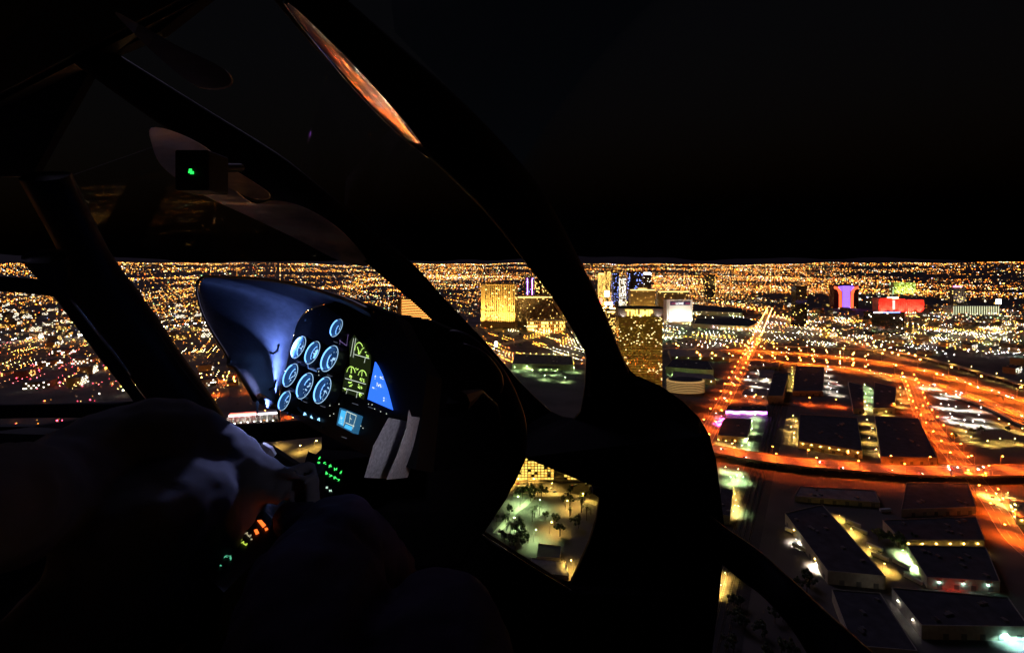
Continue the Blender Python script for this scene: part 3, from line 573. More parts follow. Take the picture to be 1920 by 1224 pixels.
for i in range(fl):
    zf = i / fl; z = 3 + (top_band - 3) * (i + .56) / fl; rowv = random.random()
    for j in range(32):
        vn = vnoise(np.array([j * 1.]), np.array([i * 1.]), 5., 3)[0]; x = -wd / 2 + wd * (j + .5) / 32; a_, c_ = wd / 32 * .42, top_band / fl * .2
        if zf > .62: tgt = lit2 if random.random() < (.09 if vn > .5 else .015) else lit if random.random() < .35 * vn else lit3
        else: tgt = lit if (random.random() < (.85 if i % 2 == 0 else .2) * (.5 + rowv)) else lit3; tgt = lit2 if random.random() < (.22 if vn > .72 else .008) else tgt; c_ = top_band / fl * .16
        tgt.add([(x - a_, -.12, z - c_), (x + a_, -.12, z - c_), (x + a_, -.12, z + c_), (x - a_, -.12, z + c_)], [(0, 1, 2, 3)])
lit3.build('dim_glazing', mat('dim_sheen', (.1, .08, .02), .3, emit=(1, .5, .05), strength=.028), t, True, kind='stuff')  # faint sheen of the mirrored glass painted as glow
lit.build('lit_glazing', mat('gold_sheen', (.1, .08, .02), .3, emit=(1, .58, .06), strength=.11), t, True, kind='stuff'); lit2.build('bright_glazing', mat('reflected_spot', (.1, .1, .1), .3, emit=(1, .75, .28), strength=1.0), t, True, kind='stuff')  # gold sheen and reflected city lights painted as glow on the mirrored glass
for x in (-.4, 0, .4): flood(t, wd * x, -6, h * .895, (wd * x, 0, h), (1, .85, .7), 1.2e4, 2.2)
# white billboard hotel
t, wd, h = tower_frame('billboard_hotel', 'white floodlit hotel front with a dark banner of large letters', 1250, 1298, 608, 563, 40, R(3))
MB().box((0, 20, h / 2), (wd, 40, h)).build('wall', mat('white_wall', (.8, .79, .74), .7), t, True)
for x in (-.49, -.43, .49): MB().box((wd * x, -1, h / 2), (wd * .035, 2.6, h + 3)).build('pier', mat('white_pier', (.85, .85, .82), .6), t, True)
MB().box((0, -1, h + 1), (wd * 1.03, 3, 3)).build('cornice', mat('white_pier'), t, True)
MB().box((wd * .03, -.9, h * .87), (wd * .8, .5, h * .15)).build('banner', mat('banner_navy', (.006, .006, .03), .5, emit=(.05, .05, .3), strength=.03), t, True)
for s, x in ((-1, -.24), (1, .33)): MB().box((wd * x, -1.3, h * .87), (wd * .18, .3, h * .05)).build('banner_stripe', mat('banner_red', (.10, .012, .03), .5, emit=(.9, .15, .25), strength=.06), t, True)
text_mesh('LOVE', h * .14, .5, mat('letter_white', (.1, .1, .1), .4, emit=(1, .97, .9), strength=.35), t, wloc(t) + Vector((wd * .0, -2.4, h * .818)))
for x in (-.35, -.1, .15, .38): flood(t, wd * x, -26, 3, (wd * x, 0, h * .5), (1, .95, .8), 4.5e5, 1.8)
# gold-topped hotels behind
for k, (x0, x1, yb, yt, ct) in enumerate(((1182, 1228, 590, 543, 1), (1234, 1291, 590, 546, 0))):
    t, wd, h = tower_frame('gold_topped_hotel', ['pale fluted hotel with a stepped gold crown above the gold tower', 'dark fluted hotel with a lit gold cornice right of the stepped crown'][k], x0, x1, yb, yt, 40)
    facade(t, wd, h, 40, m_gold if k == 0 else m_wall2, 24, 22, .03, winw=.4)
    MB().box((0, 20, h + 1), (wd + 4, 44, 4)).build('cornice', m_gold, t, True)
    MB().box((0, -2, h - 2), (wd, .6, 2.5)).build('cornice_light', mat('cornice_glow'), t, True)
    if ct: MB().box((0, 20, h + 6), (wd * .4, 30, 8)).build('crown', m_gold, t, True); MB().box((0, 4, h + 5), (wd * .36, .6, 2.)).build('crown_light', mat('cornice_glow'), t, True)
    for x in (-.4, 0, .4): flood(t, wd * x, -20, 3, (wd * x, 0, h * .6), GOLD, 3e5 if k == 0 else 1e5, 1.5)
# strip towers beside the right pillar
ST = [(1123, 1133, 575, 512, m_gold, win_y, .5, 'tall golden slab tower at the left end of the strip cluster'), (1135, 1146, 572, 508, m_gold, win_y, .35, 'gold tower second in the strip cluster'),
      (1148, 1161, 575, 512, m_dglass, win_b, .12, 'dark tower with few blue windows left of the pale lit tower'), (1163, 1174, 578, 519, m_wall, win_w, .3, 'pale lit tower between two dark towers'),
      (1177, 1205, 574, 510, m_dglass, win_b, .14, 'wide dark tower with scattered blue windows'), (1206, 1221, 572, 511, m_dglass, win_w, .05, 'dark tower with a bright white roof sign'),
      (1138, 1159, 655, 583, m_wall2, win_y, .25, 'brown hotel block with a lit rim left of the gold mirrored tower'), (1322, 1341, 560, 516, m_dglass, win_y, .05, 'lone dark tower among lights right of the strip cluster'),
      (1492, 1513, 612, 538, m_dglass, win_y, .02, 'lone unlit slender tower above the freeway')]
for x0, x1, yb, yt, wm_, wn, lp, lab in ST:
    t, wd, h = tower_frame('strip_tower', lab, x0, x1, yb, yt, 35); facade(t, wd, h, 35, wm_, 30, 12, lp, wm=wn)
    MB().box((0, 17, h + 1.5), (wd * 1.02, 36, 3)).build('roof_rim', m_dark, t, True)
    if 'roof sign' in lab: MB().box((0, -1, h - 6), (wd * .9, 1, 10)).build('roof_sign', neon_w, t, True)
    if 'lit rim' in lab or 'slab' in lab: MB().box((0, -.8, h - 3), (wd, .8, 3)).build('cornice_light', mat('cornice_glow'), t, True)
for k, (x, y0, y1, wpx, mm) in enumerate(((1128, 527, 540, 7, neon_w), (1138, 545, 556, 9, neon_w), (1127, 558, 570, 6, neon_r), (1141, 566, 572, 14, neon_w), (1150, 577, 583, 10, neon_y), (930, 640, 650, 5, neon_w))):
    D = H * F / (y1 + 22 - HY); t = thing('billboard', ['white glaring roadside screen high by the right pillar', 'white glaring screen below the high one by the pillar', 'red glowing screen by the right pillar', 'wide white screen over the boulevard', 'gold lit marquee near the brown hotel block', 'small white screen beside the windscreen post'][k], 'billboard', ((x - 960) / F * D, D, 0))
    zb, zt = H - (y1 - HY) / F * D, H - (y0 - HY) / F * D; ww = wpx / F * D
    MB().box((0, .6, zb / 2), (ww * .15, 1.2, zb)).build('post', m_dark, t, True); MB().box((0, 1, (zb + zt) / 2), (ww, 2, zt - zb)).build('cabinet', m_dark, t, True); MB().box((0, -.2, (zb + zt) / 2), (ww * .94, .3, (zt - zb) * .92)).build('screen', mm, t, True)
# violet and red tower on the right
t, wd, h = tower_frame('violet_red_tower', 'wide hotel tower lit violet in the middle with red flanks', 1563, 1610, 578, 535, 45, R(2))
MB().box((0, 20, h / 2), (wd, 40, h)).build('wall', mat('red_glass', (.10, .012, .02), .25, .2), t, True)
for s in (-1, 1):
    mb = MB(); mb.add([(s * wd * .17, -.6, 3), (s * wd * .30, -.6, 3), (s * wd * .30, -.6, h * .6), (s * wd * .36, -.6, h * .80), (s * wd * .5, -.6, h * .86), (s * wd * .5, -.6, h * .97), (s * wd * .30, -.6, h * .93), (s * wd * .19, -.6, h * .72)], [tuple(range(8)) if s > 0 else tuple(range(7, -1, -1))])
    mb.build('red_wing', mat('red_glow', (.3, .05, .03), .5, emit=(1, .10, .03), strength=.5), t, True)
mb = MB()
for j in range(9): mb.box((-wd * .14 + wd * .28 * j / 8, -.8, h * .5), (wd * .02, .5, h * .96))
for s in (-1, 1):
    for j in range(4): mb.box((s * (wd * .18 + wd * .04 * j), -.8, h * (.86 + .02 * j)), (wd * .02, .5, h * (.22 - .045 * j)))
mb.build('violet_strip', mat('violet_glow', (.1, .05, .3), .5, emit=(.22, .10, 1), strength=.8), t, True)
MB().box((0, 20, h + 1), (wd * .6, 30, 4)).build('roof_house', m_dark, t, True)
# red hotel
t, wd, h = tower_frame('red_hotel', 'broad hotel glowing red with a paler centre bay', 1644, 1736, 588, 560, 45, R(5))
for x0, x1, hh_ in ((-.5, -.2, 1.05), (-.2, .08, 1.0), (.08, .5, .93)):
    MB().box(((x0 + x1) / 2 * wd, 20, h * hh_ / 2), ((x1 - x0) * wd - .5, 40, h * hh_)).build('wall', mat('red_render', (.7, .25, .2), .7, noise=.1, nscale=.2), t, True)
mb = MB()
for j in range(26): mb.box((-wd / 2 + wd * j / 25, -.5, h * .45), (.8, .9, h * .88))
mb.build('fin', mat('red_fin', (.6, .2, .15), .6), t, True, kind='stuff')
MB().box((-wd * .17, -.6, h * .6), (wd * .05, .6, h * .6)).build('pale_bay', mat('pale_bay', (.8, .7, .7), .5, emit=(1, .55, .5), strength=.4), t, True)
MB().box((-wd * .15, 10, h * 1.06), (wd * .22, 6, 7)).build('roof_sign', neon_y, t, True)
for x in (-.4, -.2, 0, .2, .4): flood(t, wd * x, -24, 3, (wd * x, 0, h * .5), (1, .05, .03), 2.2e6, 1.7)
t, wd, h = tower_frame('dark_office_block', 'black office block with a bright blue roof strip before the red hotel', 1633, 1698, 628, 585, 40, R(4))
facade(t, wd, h, 40, m_dglass, 14, 20, .03, wm=win_w)
MB().box((-wd * .05, -1, h - 1), (wd * .8, 1, 3.2)).build('blue_strip', mat('blue_glow', (.1, .1, .3), .5, emit=(.12, .18, 1), strength=1.6), t, True); MB().box((-wd * .32, -1.6, h - 1), (wd * .25, .5, 3.)).build('white_strip', neon_w, t, True)
t, wd, h = tower_frame('green_lit_hotel', 'broad hotel lit yellow-green behind the red hotel', 1676, 1717, 552, 529, 60)
facade(t, wd, h, 50, mat('lime_wall', (.55, .65, .25), .7), 14, 16, .1, wm=win_g)
for x in (-.3, 0, .3): flood(t, wd * x, -50, 3, (wd * x, 0, h * .5), (.85, 1, .25), 1.1e6, 1.7)
t, wd, h = tower_frame('grey_tower', 'grey concrete tower with a pink sign on the right', 1788, 1812, 572, 536, 40); facade(t, wd, h, 40, m_conc, 24, 8, .06)
MB().box((-wd * .2, -1, h * .96), (wd * .7, 1, 6)).build('pink_sign', mat('pink_sign', (.1, .1, .1), .5, emit=(1, .15, .35), strength=2), t, True); flood(t, 0, -40, 3, (0, 0, h * .5), (1, .8, .6), 4e5, 1.6)
t, wd, h = tower_frame('long_white_hall', 'long low hall with a row of white lit fins on the right', 1788, 1872, 590, 574, 60, cat='building'); MB().box((0, 30, h / 2), (wd, 60, h)).build('wall', m_wall, t, True)
for j in range(20): MB().box((-wd / 2 + wd * j / 19, -1.2, h / 2), (2, 1.6, h)).build('fin', mat('fin_glow', (.8, .8, .7), .5, emit=(.9, 1, .6), strength=.25), t, True)
t, wd, h = tower_frame('billboard', 'white glowing sign tower right of the long low hall', 1868, 1877, 580, 562, 6, cat='billboard'); MB().box((0, 2, h * .3), (6, 4, h * .6)).build('post', m_dark, t, True); MB().box((0, 0, h * .8), (wd, 4, h * .45)).build('screen', neon_w, t, True)
# block of flats seen through the foot window
t, wd, h = tower_frame('apartment_block', 'yellow-lit apartment block seen through the foot window', 940, 1150, 904, 812, 22, R(0), cat='building')
MB().box((0, 11.5, h / 2), (wd, 22, h)).build('wall', m_wall2, t, True); nf = 17; nc = 34
pm = {0: win_y, 1: mat('window_amber', (.1, .1, .1), .4, emit=(1, .5, .06), strength=.35), 2: m_dglass}; wyd = mat('window_flat', (.1, .1, .1), .4, emit=(1, .68, .12), strength=.42)
pane = {}
for k, m in ((0, wyd), (1, pm[1]), (2, m_dglass)):
    o = MB().box((0, 0, 0), (wd / nc * .72, .2, h / nf * .58)).build('pane', m, None, True); pane[k] = o.data; bpy.data.objects.remove(o)
for i in range(nf):
    for j in range(nc):
        px_ = 940 + 210 * (j + .5) / nc
        if 1037 < px_ < 1056 or not 960 < px_ < 1120: continue
        o = bpy.data.objects.new('window_pane', pane[random.choices((0, 1, 2), (6, 3, 1.2))[0]]); COL.objects.link(o); o.parent = t; o.location = (-wd / 2 + wd * (j + .5) / nc, .28, 3 + (h - 4) * (i + .5) / nf)
for i in range(nf + 1): MB().box((0, .15, 3 + (h - 4) * i / nf), (wd, .5, .35)).build('floor_slab', m_wall, t, True)
for j in range(0, nc, 4): MB().box((-wd / 2 + wd * j / nc, .05, h / 2), (.5, .7, h)).build('party_wall', m_roof, t, True)
W('small dark-roofed pump house in the garden below the foot window', [(1010, 1020), (1052, 1024), (1050, 1046), (1006, 1044)], 5, nh=0, name='garden_shed')
W('grey metal-roofed shed at the lower edge of the foot window', [(996, 1046), (1060, 1052), (1066, 1080), (1000, 1072)], 4.5, roofm=m_roof2, nh=0, name='garden_shed')
W('low green-lit kiosk at the upper left of the foot window', [(968, 915), (998, 917), (994, 926), (962, 924)], 4, nh=0, name='kiosk')

# trees -----------------------------------------------------------------------
def tree_mesh(palm=False, hgt=7.):
    mb = MB(); mb.tube([(0, 0, 0), (.1, .05, hgt * .4), (.2, .1, hgt * .75)], [.22, .16, .1], 6); lv = MB()
    if palm:
        for i in range(26):
            a = random.uniform(0, 6.28); el = random.uniform(-.5, .9); L_ = random.uniform(2, 3.2); p0 = Vector((.2, .1, hgt * .76)); prev = None
            for k in range(5):
                tt = k / 4; c = p0 + Vector((math.cos(a) * L_ * tt, math.sin(a) * L_ * tt, math.sin(el) * L_ * tt - 1.6 * tt * tt)); wv = Vector((-math.sin(a), math.cos(a), 0)) * .28 * (1 - tt * .8)
                if prev: lv.add([prev[0] - prev[1], prev[0] + prev[1], c + wv, c - wv], [(0, 1, 2, 3)])
                prev = (c, wv)
    else:
        for k in range(5):
            a = k * 1.26 + random.random(); mb.tube([(.12, .06, hgt * .45), (math.cos(a) * hgt * .22, math.sin(a) * hgt * .22, hgt * .75)], [.09, .04], 5)
        cl = [(Vector((random.gauss(0, hgt * .2), random.gauss(0, hgt * .2), hgt * random.uniform(.55, .95))), random.uniform(.10, .19) * hgt) for _ in range(11)]
        for c, rr in cl:
            for _ in range(42):
                d = Vector((random.gauss(0, 1), random.gauss(0, 1), random.gauss(0, 1))).normalized(); p = c + d * rr * random.uniform(.5, 1.05); u = d.orthogonal().normalized() * random.uniform(.18, .4); v = d.cross(u) * .9
                lv.add([p - u - v, p + u - v, p + u + v, p - u + v], [(0, 1, 2, 3)])
    return mb, lv
TM = []
for k in range(5):
    a, b = tree_mesh(k >= 3, 8. if k < 3 else 9.); oa = a.build('trunk', m_bark, None, True); ob_ = b.build('crown', m_leaf, None, True); TM.append((oa.data, ob_.data)); bpy.data.objects.remove(oa); bpy.data.objects.remove(ob_)
def tree(x, y, k, label, group, s=1., p=None):
    t = thing('palm_tree' if k >= 3 else 'garden_tree', label, 'tree', p or G(x, y), random.uniform(0, 6.28), group); s *= random.uniform(.85, 1.2); t.scale = (s, s, s)
    for nm, me in zip(('trunk', 'crown'), TM[k]): o = bpy.data.objects.new(nm, me); COL.objects.link(o); o.parent = t
for x, y, k, s in [(980, 935, 0, 1), (992, 932, 1, 1.1), (1003, 936, 2, 1), (1015, 930, 0, .9), (1002, 970, 3, 1.1), (1012, 966, 4, 1), (998, 978, 3, 1), (1022, 975, 1, .8), (955, 965, 2, .7), (948, 978, 0, .7), (957, 1008, 4, 1.1), (968, 1004, 3, 1.2), (978, 1012, 1, .9), (946, 1015, 0, .7), (962, 1022, 2, .8), (990, 1018, 0, .7), (1040, 985, 1, .9), (1050, 1005, 2, 1), (1090, 960, 3, 1.2), (1100, 975, 4, 1.3), (1085, 990, 0, 1), (1070, 930, 1, .9), (1060, 950, 2, .9)]:
    tree(x, y, k, ('palm' if k >= 3 else 'dark leafy tree') + ' in the green-lit garden seen through the foot window', 'garden trees below the foot window', s * 1.7)
for i in range(22): tree(*random.choice([(random.uniform(935, 985), random.uniform(995, 1030)), (random.uniform(970, 1030), random.uniform(924, 940)), (random.uniform(1060, 1110), random.uniform(935, 1000)), (random.uniform(925, 950), random.uniform(950, 990))]), i % 5, ('palm' if i % 5 >= 3 else 'dark leafy tree') + ' in the green-lit garden seen through the foot window', 'garden trees below the foot window', random.uniform(.8, 1.6))
ribbon('garden_path', [(960, 922), (990, 928), (1040, 926), (1080, 930), (1120, 945)], 9, .05, m_conc)
ribbon('garden_path', [(930, 1000), (965, 960), (985, 945), (1000, 928)], 7, .07, m_conc)
for i in range(20): tree(random.uniform(1365, 1520), random.uniform(1085, 1260), i % 3, 'dark leafy tree beside the railway below the door handrail', 'trees below the door handrail', 1.3)
for i in range(26):
    x, y = random.choice([(random.uniform(905, 975), random.uniform(628, 645)), (random.uniform(960, 1090), random.uniform(640, 655)), (random.uniform(1250, 1420), random.uniform(640, 652)), (random.uniform(1760, 1900), random.uniform(775, 850)), (random.uniform(1640, 1720), random.uniform(1010, 1030))])
    tree(x, y, i % 3, 'dark leafy tree among the lit lots and boulevards', 'trees among the city lots', 1.4)

# generic low buildings of the districts ------------------------------------
LB = []
for k in range(6):
    wd, dp, hh = random.uniform(26, 60), random.uniform(20, 34), random.uniform(7, 20); mb = MB(); mb.box((0, 0, hh / 2), (wd, dp, hh), 0, 0); mb.box((0, 0, hh + .2), (wd * .97, dp * .96, .5), 0, 1)
    for _ in range(4): mb.box((random.uniform(-.4, .4) * wd, random.uniform(-.35, .35) * dp, hh + 1.2), (4, 3, 2), 0, 3)
    nf = max(1, int(hh / 4)); nc = int(wd / 4)
    for i in range(nf):
        for j in range(nc):
            if random.random() < .32: mb.box((-wd / 2 + wd * (j + .5) / nc, -dp / 2 - .1, hh * (i + .5) / nf), (2., .3, 1.5), 0, 2)
    o = mb.build('low_rise_building', [m_wall2, m_roof if k % 2 else m_roof2, win_w if k % 3 else win_y, m_metal], None, True); LB.append(o.data); bpy.data.objects.remove(o)
nb = 0; tries = 0
used = []
while nb < 295 and tries < 4000:
    tries += 1; x = random.uniform(-20, 1940); y = random.choice((random.uniform(545, 600), random.uniform(560, 660), random.uniform(600, 740)))
    if (1180 < x < 1500 and y > 645) or (860 < x < 1300 and y > 560) or (1400 < x < 1950 and y > 642 + max(0, x - 1640) * .24) or (530 < x < 860 and y > 600) or (x > 1230 and 655 > y > 590 and x < 1520) or (x < 530 and 640 < y < 690 and x > 240): continue
    p = G(x, y)
    if any((p - q).length < 55 for q in used): continue
    used.append(p); o = bpy.data.objects.new('low_rise_building', random.choice(LB)); COL.objects.link(o); o.location = p; o.rotation_euler.z = R(27) + random.choice((0, R(90))) + random.uniform(-.1, .1)
    side = next(nm for lim, nm in ((130, 'outside the side window'), (380, 'left of the instrument hood'), (820, 'above the instrument hood'), (1120, 'between the two posts'), (1330, 'around the gold tower'), (1560, 'left of the violet and red tower'), (1740, 'around the red hotel'), (9999, 'at the far right')) if x < lim)
    rg = 'far out' if y < 575 else 'in the middle distance' if y < 615 else 'fairly near'; k_ = LB.index(o.data); lk = ('dark-roofed' if k_ % 2 else 'grey-roofed') + (' white-windowed' if k_ % 3 else ' yellow-windowed')
    tag(o, 'low %s building %s, %s' % (lk, side, rg), 'building', 'low buildings %s, %s, %s' % (side, rg, lk)); nb += 1

# cars --------------------------------------------------------------------------
def car_mesh(c):
    mb = MB(); prof = [(-2.2, .35), (-2.25, .8), (-1.9, 1.0), (-1.3, 1.05), (-.8, 1.5), (.6, 1.5), (1.2, 1.05), (2.0, .9), (2.25, .7), (2.2, .35)]
    n = len(prof)
    vs = [(x, s * .88 * (1 if z < 1.1 else .82), z) for s in (-1, 1) for x, z in prof]; mb.add(vs, [(i, i + 1, n + i + 1, n + i) for i in range(n - 1)] + [tuple(range(n - 1, -1, -1)), tuple(range(n, 2 * n)), (n - 1, 0, n, 2 * n - 1)], 0)
    for x in (-1.4, 1.4):
        for s in (-1, 1): mb.tube([(x, s * .7, .33), (x, s * .92, .33)], .33, 8, 1)
    for s in (-1, 1): mb.box((2.25, s * .6, .72), (.12, .34, .2), 0, 2); mb.box((-2.27, s * .62, .8), (.1, .34, .18), 0, 3)
    o = mb.build('car', [mat('car_paint_%d' % c, [(.5, .5, .5), (.05, .05, .06), (.3, .03, .03), (.06, .1, .25)][c], .3, .3, coat=1.), m_dark, mat('headlamp', (.8, .8, .8), .3, emit=(1, .95, .8), strength=60), mat('taillamp', (.5, 0, 0), .3, emit=(1, .03, .02), strength=25)], None, True)
    me = o.data; bpy.data.objects.remove(o); return me
CM = [car_mesh(c) for c in range(4)]
PCM = []
for me_ in CM: q_ = me_.copy(); q_.materials[2] = mat('headlamp_off', (.6, .6, .6), .2); q_.materials[3] = mat('taillamp_off', (.3, .02, .02), .3); PCM.append(q_)
def cars(pts, lanes, n, lab, grp, tmax=1.):
    q = resample(pts, 3)
    for i in range(n):
        k = int(random.uniform(.02, tmax * .98) * (len(q) - 2)); ln_ = random.choice(lanes); d = (q[k + 1] - q[k]).normalized(); nn = Vector((-d.y, d.x, 0)); o = bpy.data.objects.new('car', random.choice(CM)); COL.objects.link(o)
        o.location = q[k] + nn * ln_ + Vector((0, 0, .02)); o.rotation_euler.z = math.atan2(d.y, d.x) + (math.pi if ln_ > 0 else 0); tag(o, lab, 'car', grp)
cars(fa_p, [-9, -5.5, -2, 2, 5.5, 9], 44, 'car driving on the near freeway carriageway', 'cars on the near freeway', .7)
cars(fb_p, [-9, -5.5, -2, 2, 5.5, 9], 40, 'car driving on the far freeway carriageway', 'cars on the far freeway', .7)
cars(v_p, [-10, -4, 4, 10], 14, 'car driving on the orange-lit viaduct', 'cars on the viaduct')
cars(s1_p, [-8, -3, 3, 8], 14, 'car on the long orange street', 'cars on the long street', .5)
cars(s5_p, [-10, -5, 5, 10], 14, 'car on the boulevard before the golden hotel', 'cars on the boulevard', .8)

# ------------------------------------------------------------------ the helicopter cabin
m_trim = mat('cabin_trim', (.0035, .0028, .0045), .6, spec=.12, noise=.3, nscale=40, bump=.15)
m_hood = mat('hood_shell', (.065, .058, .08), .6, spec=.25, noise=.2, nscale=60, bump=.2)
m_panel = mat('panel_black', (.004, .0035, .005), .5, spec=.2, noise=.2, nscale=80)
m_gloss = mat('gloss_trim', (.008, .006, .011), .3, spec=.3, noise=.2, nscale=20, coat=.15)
m_mirror = mat('canopy_gloss', (.02, .02, .025), .04, spec=1., coat=1.)
m_bezel = mat('bezel', (.06, .07, .09), .3, .6)
heli = thing('helicopter', 'helicopter cockpit seen from the front passenger seat, nearly black inside', 'helicopter', C(960, 900, 1.0))
def post(name, L, Rr, m=m_trim, fat=.5, k=10, sub=None):
    """a pillar lofted between its two edges: oval section, its own depth"""
    Ls = smooth_line([C(*p) for p in L], 4); Rs = smooth_line([C(*p) for p in Rr], 4); n = min(len(Ls), len(Rs)); vs, fs = [], []
    for i in range(n):
        c = (Ls[i] + Rs[i]) / 2; a = (Rs[i] - Ls[i]) / 2; d = ((Ls[min(i + 1, n - 1)] + Rs[min(i + 1, n - 1)]) - (Ls[max(i - 1, 0)] + Rs[max(i - 1, 0)])).normalized(); b = d.cross(a).normalized() * a.length * fat
        for j in range(k): t_ = 2 * math.pi * j / k; cx, sx = math.cos(t_), math.sin(t_); vs.append(c + a * math.copysign(abs(cx) ** .8, cx) + b * math.copysign(abs(sx) ** .8, sx))
    fs = [(i * k + j, i * k + (j + 1) % k, (i + 1) * k + (j + 1) % k, (i + 1) * k + j) for i in range(n - 1) for j in range(k)] + [tuple(range(k)), tuple((n - 1) * k + k - 1 - j for j in range(k))]
    return MB().add(vs, fs).build(name, m, sub or heli, smooth=True)
def slab(name, outer, holes=(), th=.015, m=m_trim, parent=None, push=Vector((0, 1, 0))):
    loops = [[C(*p) for p in outer]] + [[C(*p) for p in h] for h in holes]; flat = [v for l in loops for v in l]; n = len(flat)
    tri = tessellate_polygon([[Vector((p[0], -p[1], 0)) for p in l] for l in [outer] + list(holes)]); vs = flat + [v + push * th for v in flat]; fs = [tuple(t) for t in tri] + [tuple(i + n for i in reversed(t)) for t in tri]; b = 0
    for l in loops:
        k = len(l); fs += [(b + i, b + (i + 1) % k, n + b + (i + 1) % k, n + b + i) for i in range(k)]; b += k
    o = MB().add(vs, fs).build(name, m, parent or heli); bm = bmesh.new(); bm.from_mesh(o.data); bmesh.ops.recalc_face_normals(bm, faces=bm.faces); bm.to_mesh(o.data); bm.free(); return o
# pillars
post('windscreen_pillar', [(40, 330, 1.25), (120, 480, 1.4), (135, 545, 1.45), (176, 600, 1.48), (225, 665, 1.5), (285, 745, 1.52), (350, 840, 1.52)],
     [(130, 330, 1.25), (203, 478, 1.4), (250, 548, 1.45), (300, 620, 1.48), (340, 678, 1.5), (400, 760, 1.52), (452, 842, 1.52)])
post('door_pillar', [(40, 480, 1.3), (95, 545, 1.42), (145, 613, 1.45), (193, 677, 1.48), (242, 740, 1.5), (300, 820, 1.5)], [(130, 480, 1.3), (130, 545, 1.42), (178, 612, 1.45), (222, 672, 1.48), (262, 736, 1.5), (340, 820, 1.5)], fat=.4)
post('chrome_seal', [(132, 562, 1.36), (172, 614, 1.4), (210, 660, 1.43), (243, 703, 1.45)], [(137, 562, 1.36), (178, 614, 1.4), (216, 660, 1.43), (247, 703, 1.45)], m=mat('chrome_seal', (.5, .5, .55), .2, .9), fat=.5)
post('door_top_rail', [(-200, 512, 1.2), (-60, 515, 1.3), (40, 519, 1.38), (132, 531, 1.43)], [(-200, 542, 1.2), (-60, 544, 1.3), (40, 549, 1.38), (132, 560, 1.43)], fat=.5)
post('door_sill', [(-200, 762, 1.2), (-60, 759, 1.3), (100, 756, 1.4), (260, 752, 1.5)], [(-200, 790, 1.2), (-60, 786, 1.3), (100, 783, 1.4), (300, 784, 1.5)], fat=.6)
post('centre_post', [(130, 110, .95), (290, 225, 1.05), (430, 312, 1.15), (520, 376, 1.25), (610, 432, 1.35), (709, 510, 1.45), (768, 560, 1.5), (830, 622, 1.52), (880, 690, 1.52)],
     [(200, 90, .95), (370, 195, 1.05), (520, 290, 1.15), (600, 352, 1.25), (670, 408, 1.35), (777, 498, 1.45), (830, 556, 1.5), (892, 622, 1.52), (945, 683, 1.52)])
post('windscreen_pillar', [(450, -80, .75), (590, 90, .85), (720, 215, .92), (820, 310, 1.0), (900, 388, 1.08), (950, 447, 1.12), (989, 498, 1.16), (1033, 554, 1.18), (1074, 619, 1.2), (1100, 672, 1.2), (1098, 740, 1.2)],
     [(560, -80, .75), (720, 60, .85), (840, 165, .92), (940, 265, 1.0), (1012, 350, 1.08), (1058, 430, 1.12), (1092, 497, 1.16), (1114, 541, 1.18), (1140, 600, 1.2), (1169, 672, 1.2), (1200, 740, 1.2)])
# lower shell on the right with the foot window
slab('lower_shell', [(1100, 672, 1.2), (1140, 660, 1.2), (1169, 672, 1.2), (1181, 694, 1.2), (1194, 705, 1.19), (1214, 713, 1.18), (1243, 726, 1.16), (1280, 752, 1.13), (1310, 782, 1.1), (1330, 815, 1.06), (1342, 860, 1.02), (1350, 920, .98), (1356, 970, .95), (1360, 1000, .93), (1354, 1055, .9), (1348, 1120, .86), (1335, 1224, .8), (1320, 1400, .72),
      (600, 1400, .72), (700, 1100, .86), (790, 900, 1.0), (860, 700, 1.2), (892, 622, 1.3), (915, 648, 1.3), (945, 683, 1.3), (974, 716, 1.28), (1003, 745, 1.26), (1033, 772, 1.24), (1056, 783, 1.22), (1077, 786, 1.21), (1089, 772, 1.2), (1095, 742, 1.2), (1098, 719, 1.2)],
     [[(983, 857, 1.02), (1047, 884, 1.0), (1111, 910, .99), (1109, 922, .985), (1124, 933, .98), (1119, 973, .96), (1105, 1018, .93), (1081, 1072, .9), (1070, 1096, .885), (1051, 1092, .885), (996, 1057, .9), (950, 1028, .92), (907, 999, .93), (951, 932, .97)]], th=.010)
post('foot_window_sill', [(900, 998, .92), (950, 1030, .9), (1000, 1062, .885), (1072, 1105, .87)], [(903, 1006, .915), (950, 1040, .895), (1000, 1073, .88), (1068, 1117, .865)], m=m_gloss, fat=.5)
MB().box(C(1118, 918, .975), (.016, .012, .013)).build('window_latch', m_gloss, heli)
post('door_handrail', [(1330, 965, .92), (1361, 990, .9), (1425, 1034, .86), (1498, 1097, .8), (1544, 1140, .77), (1597, 1186, .74), (1700, 1280, .68)], [(1325, 1035, .92), (1354, 1055, .9), (1409, 1100, .86), (1445, 1133, .8), (1485, 1180, .77), (1520, 1235, .74), (1580, 1330, .68)], fat=.6)
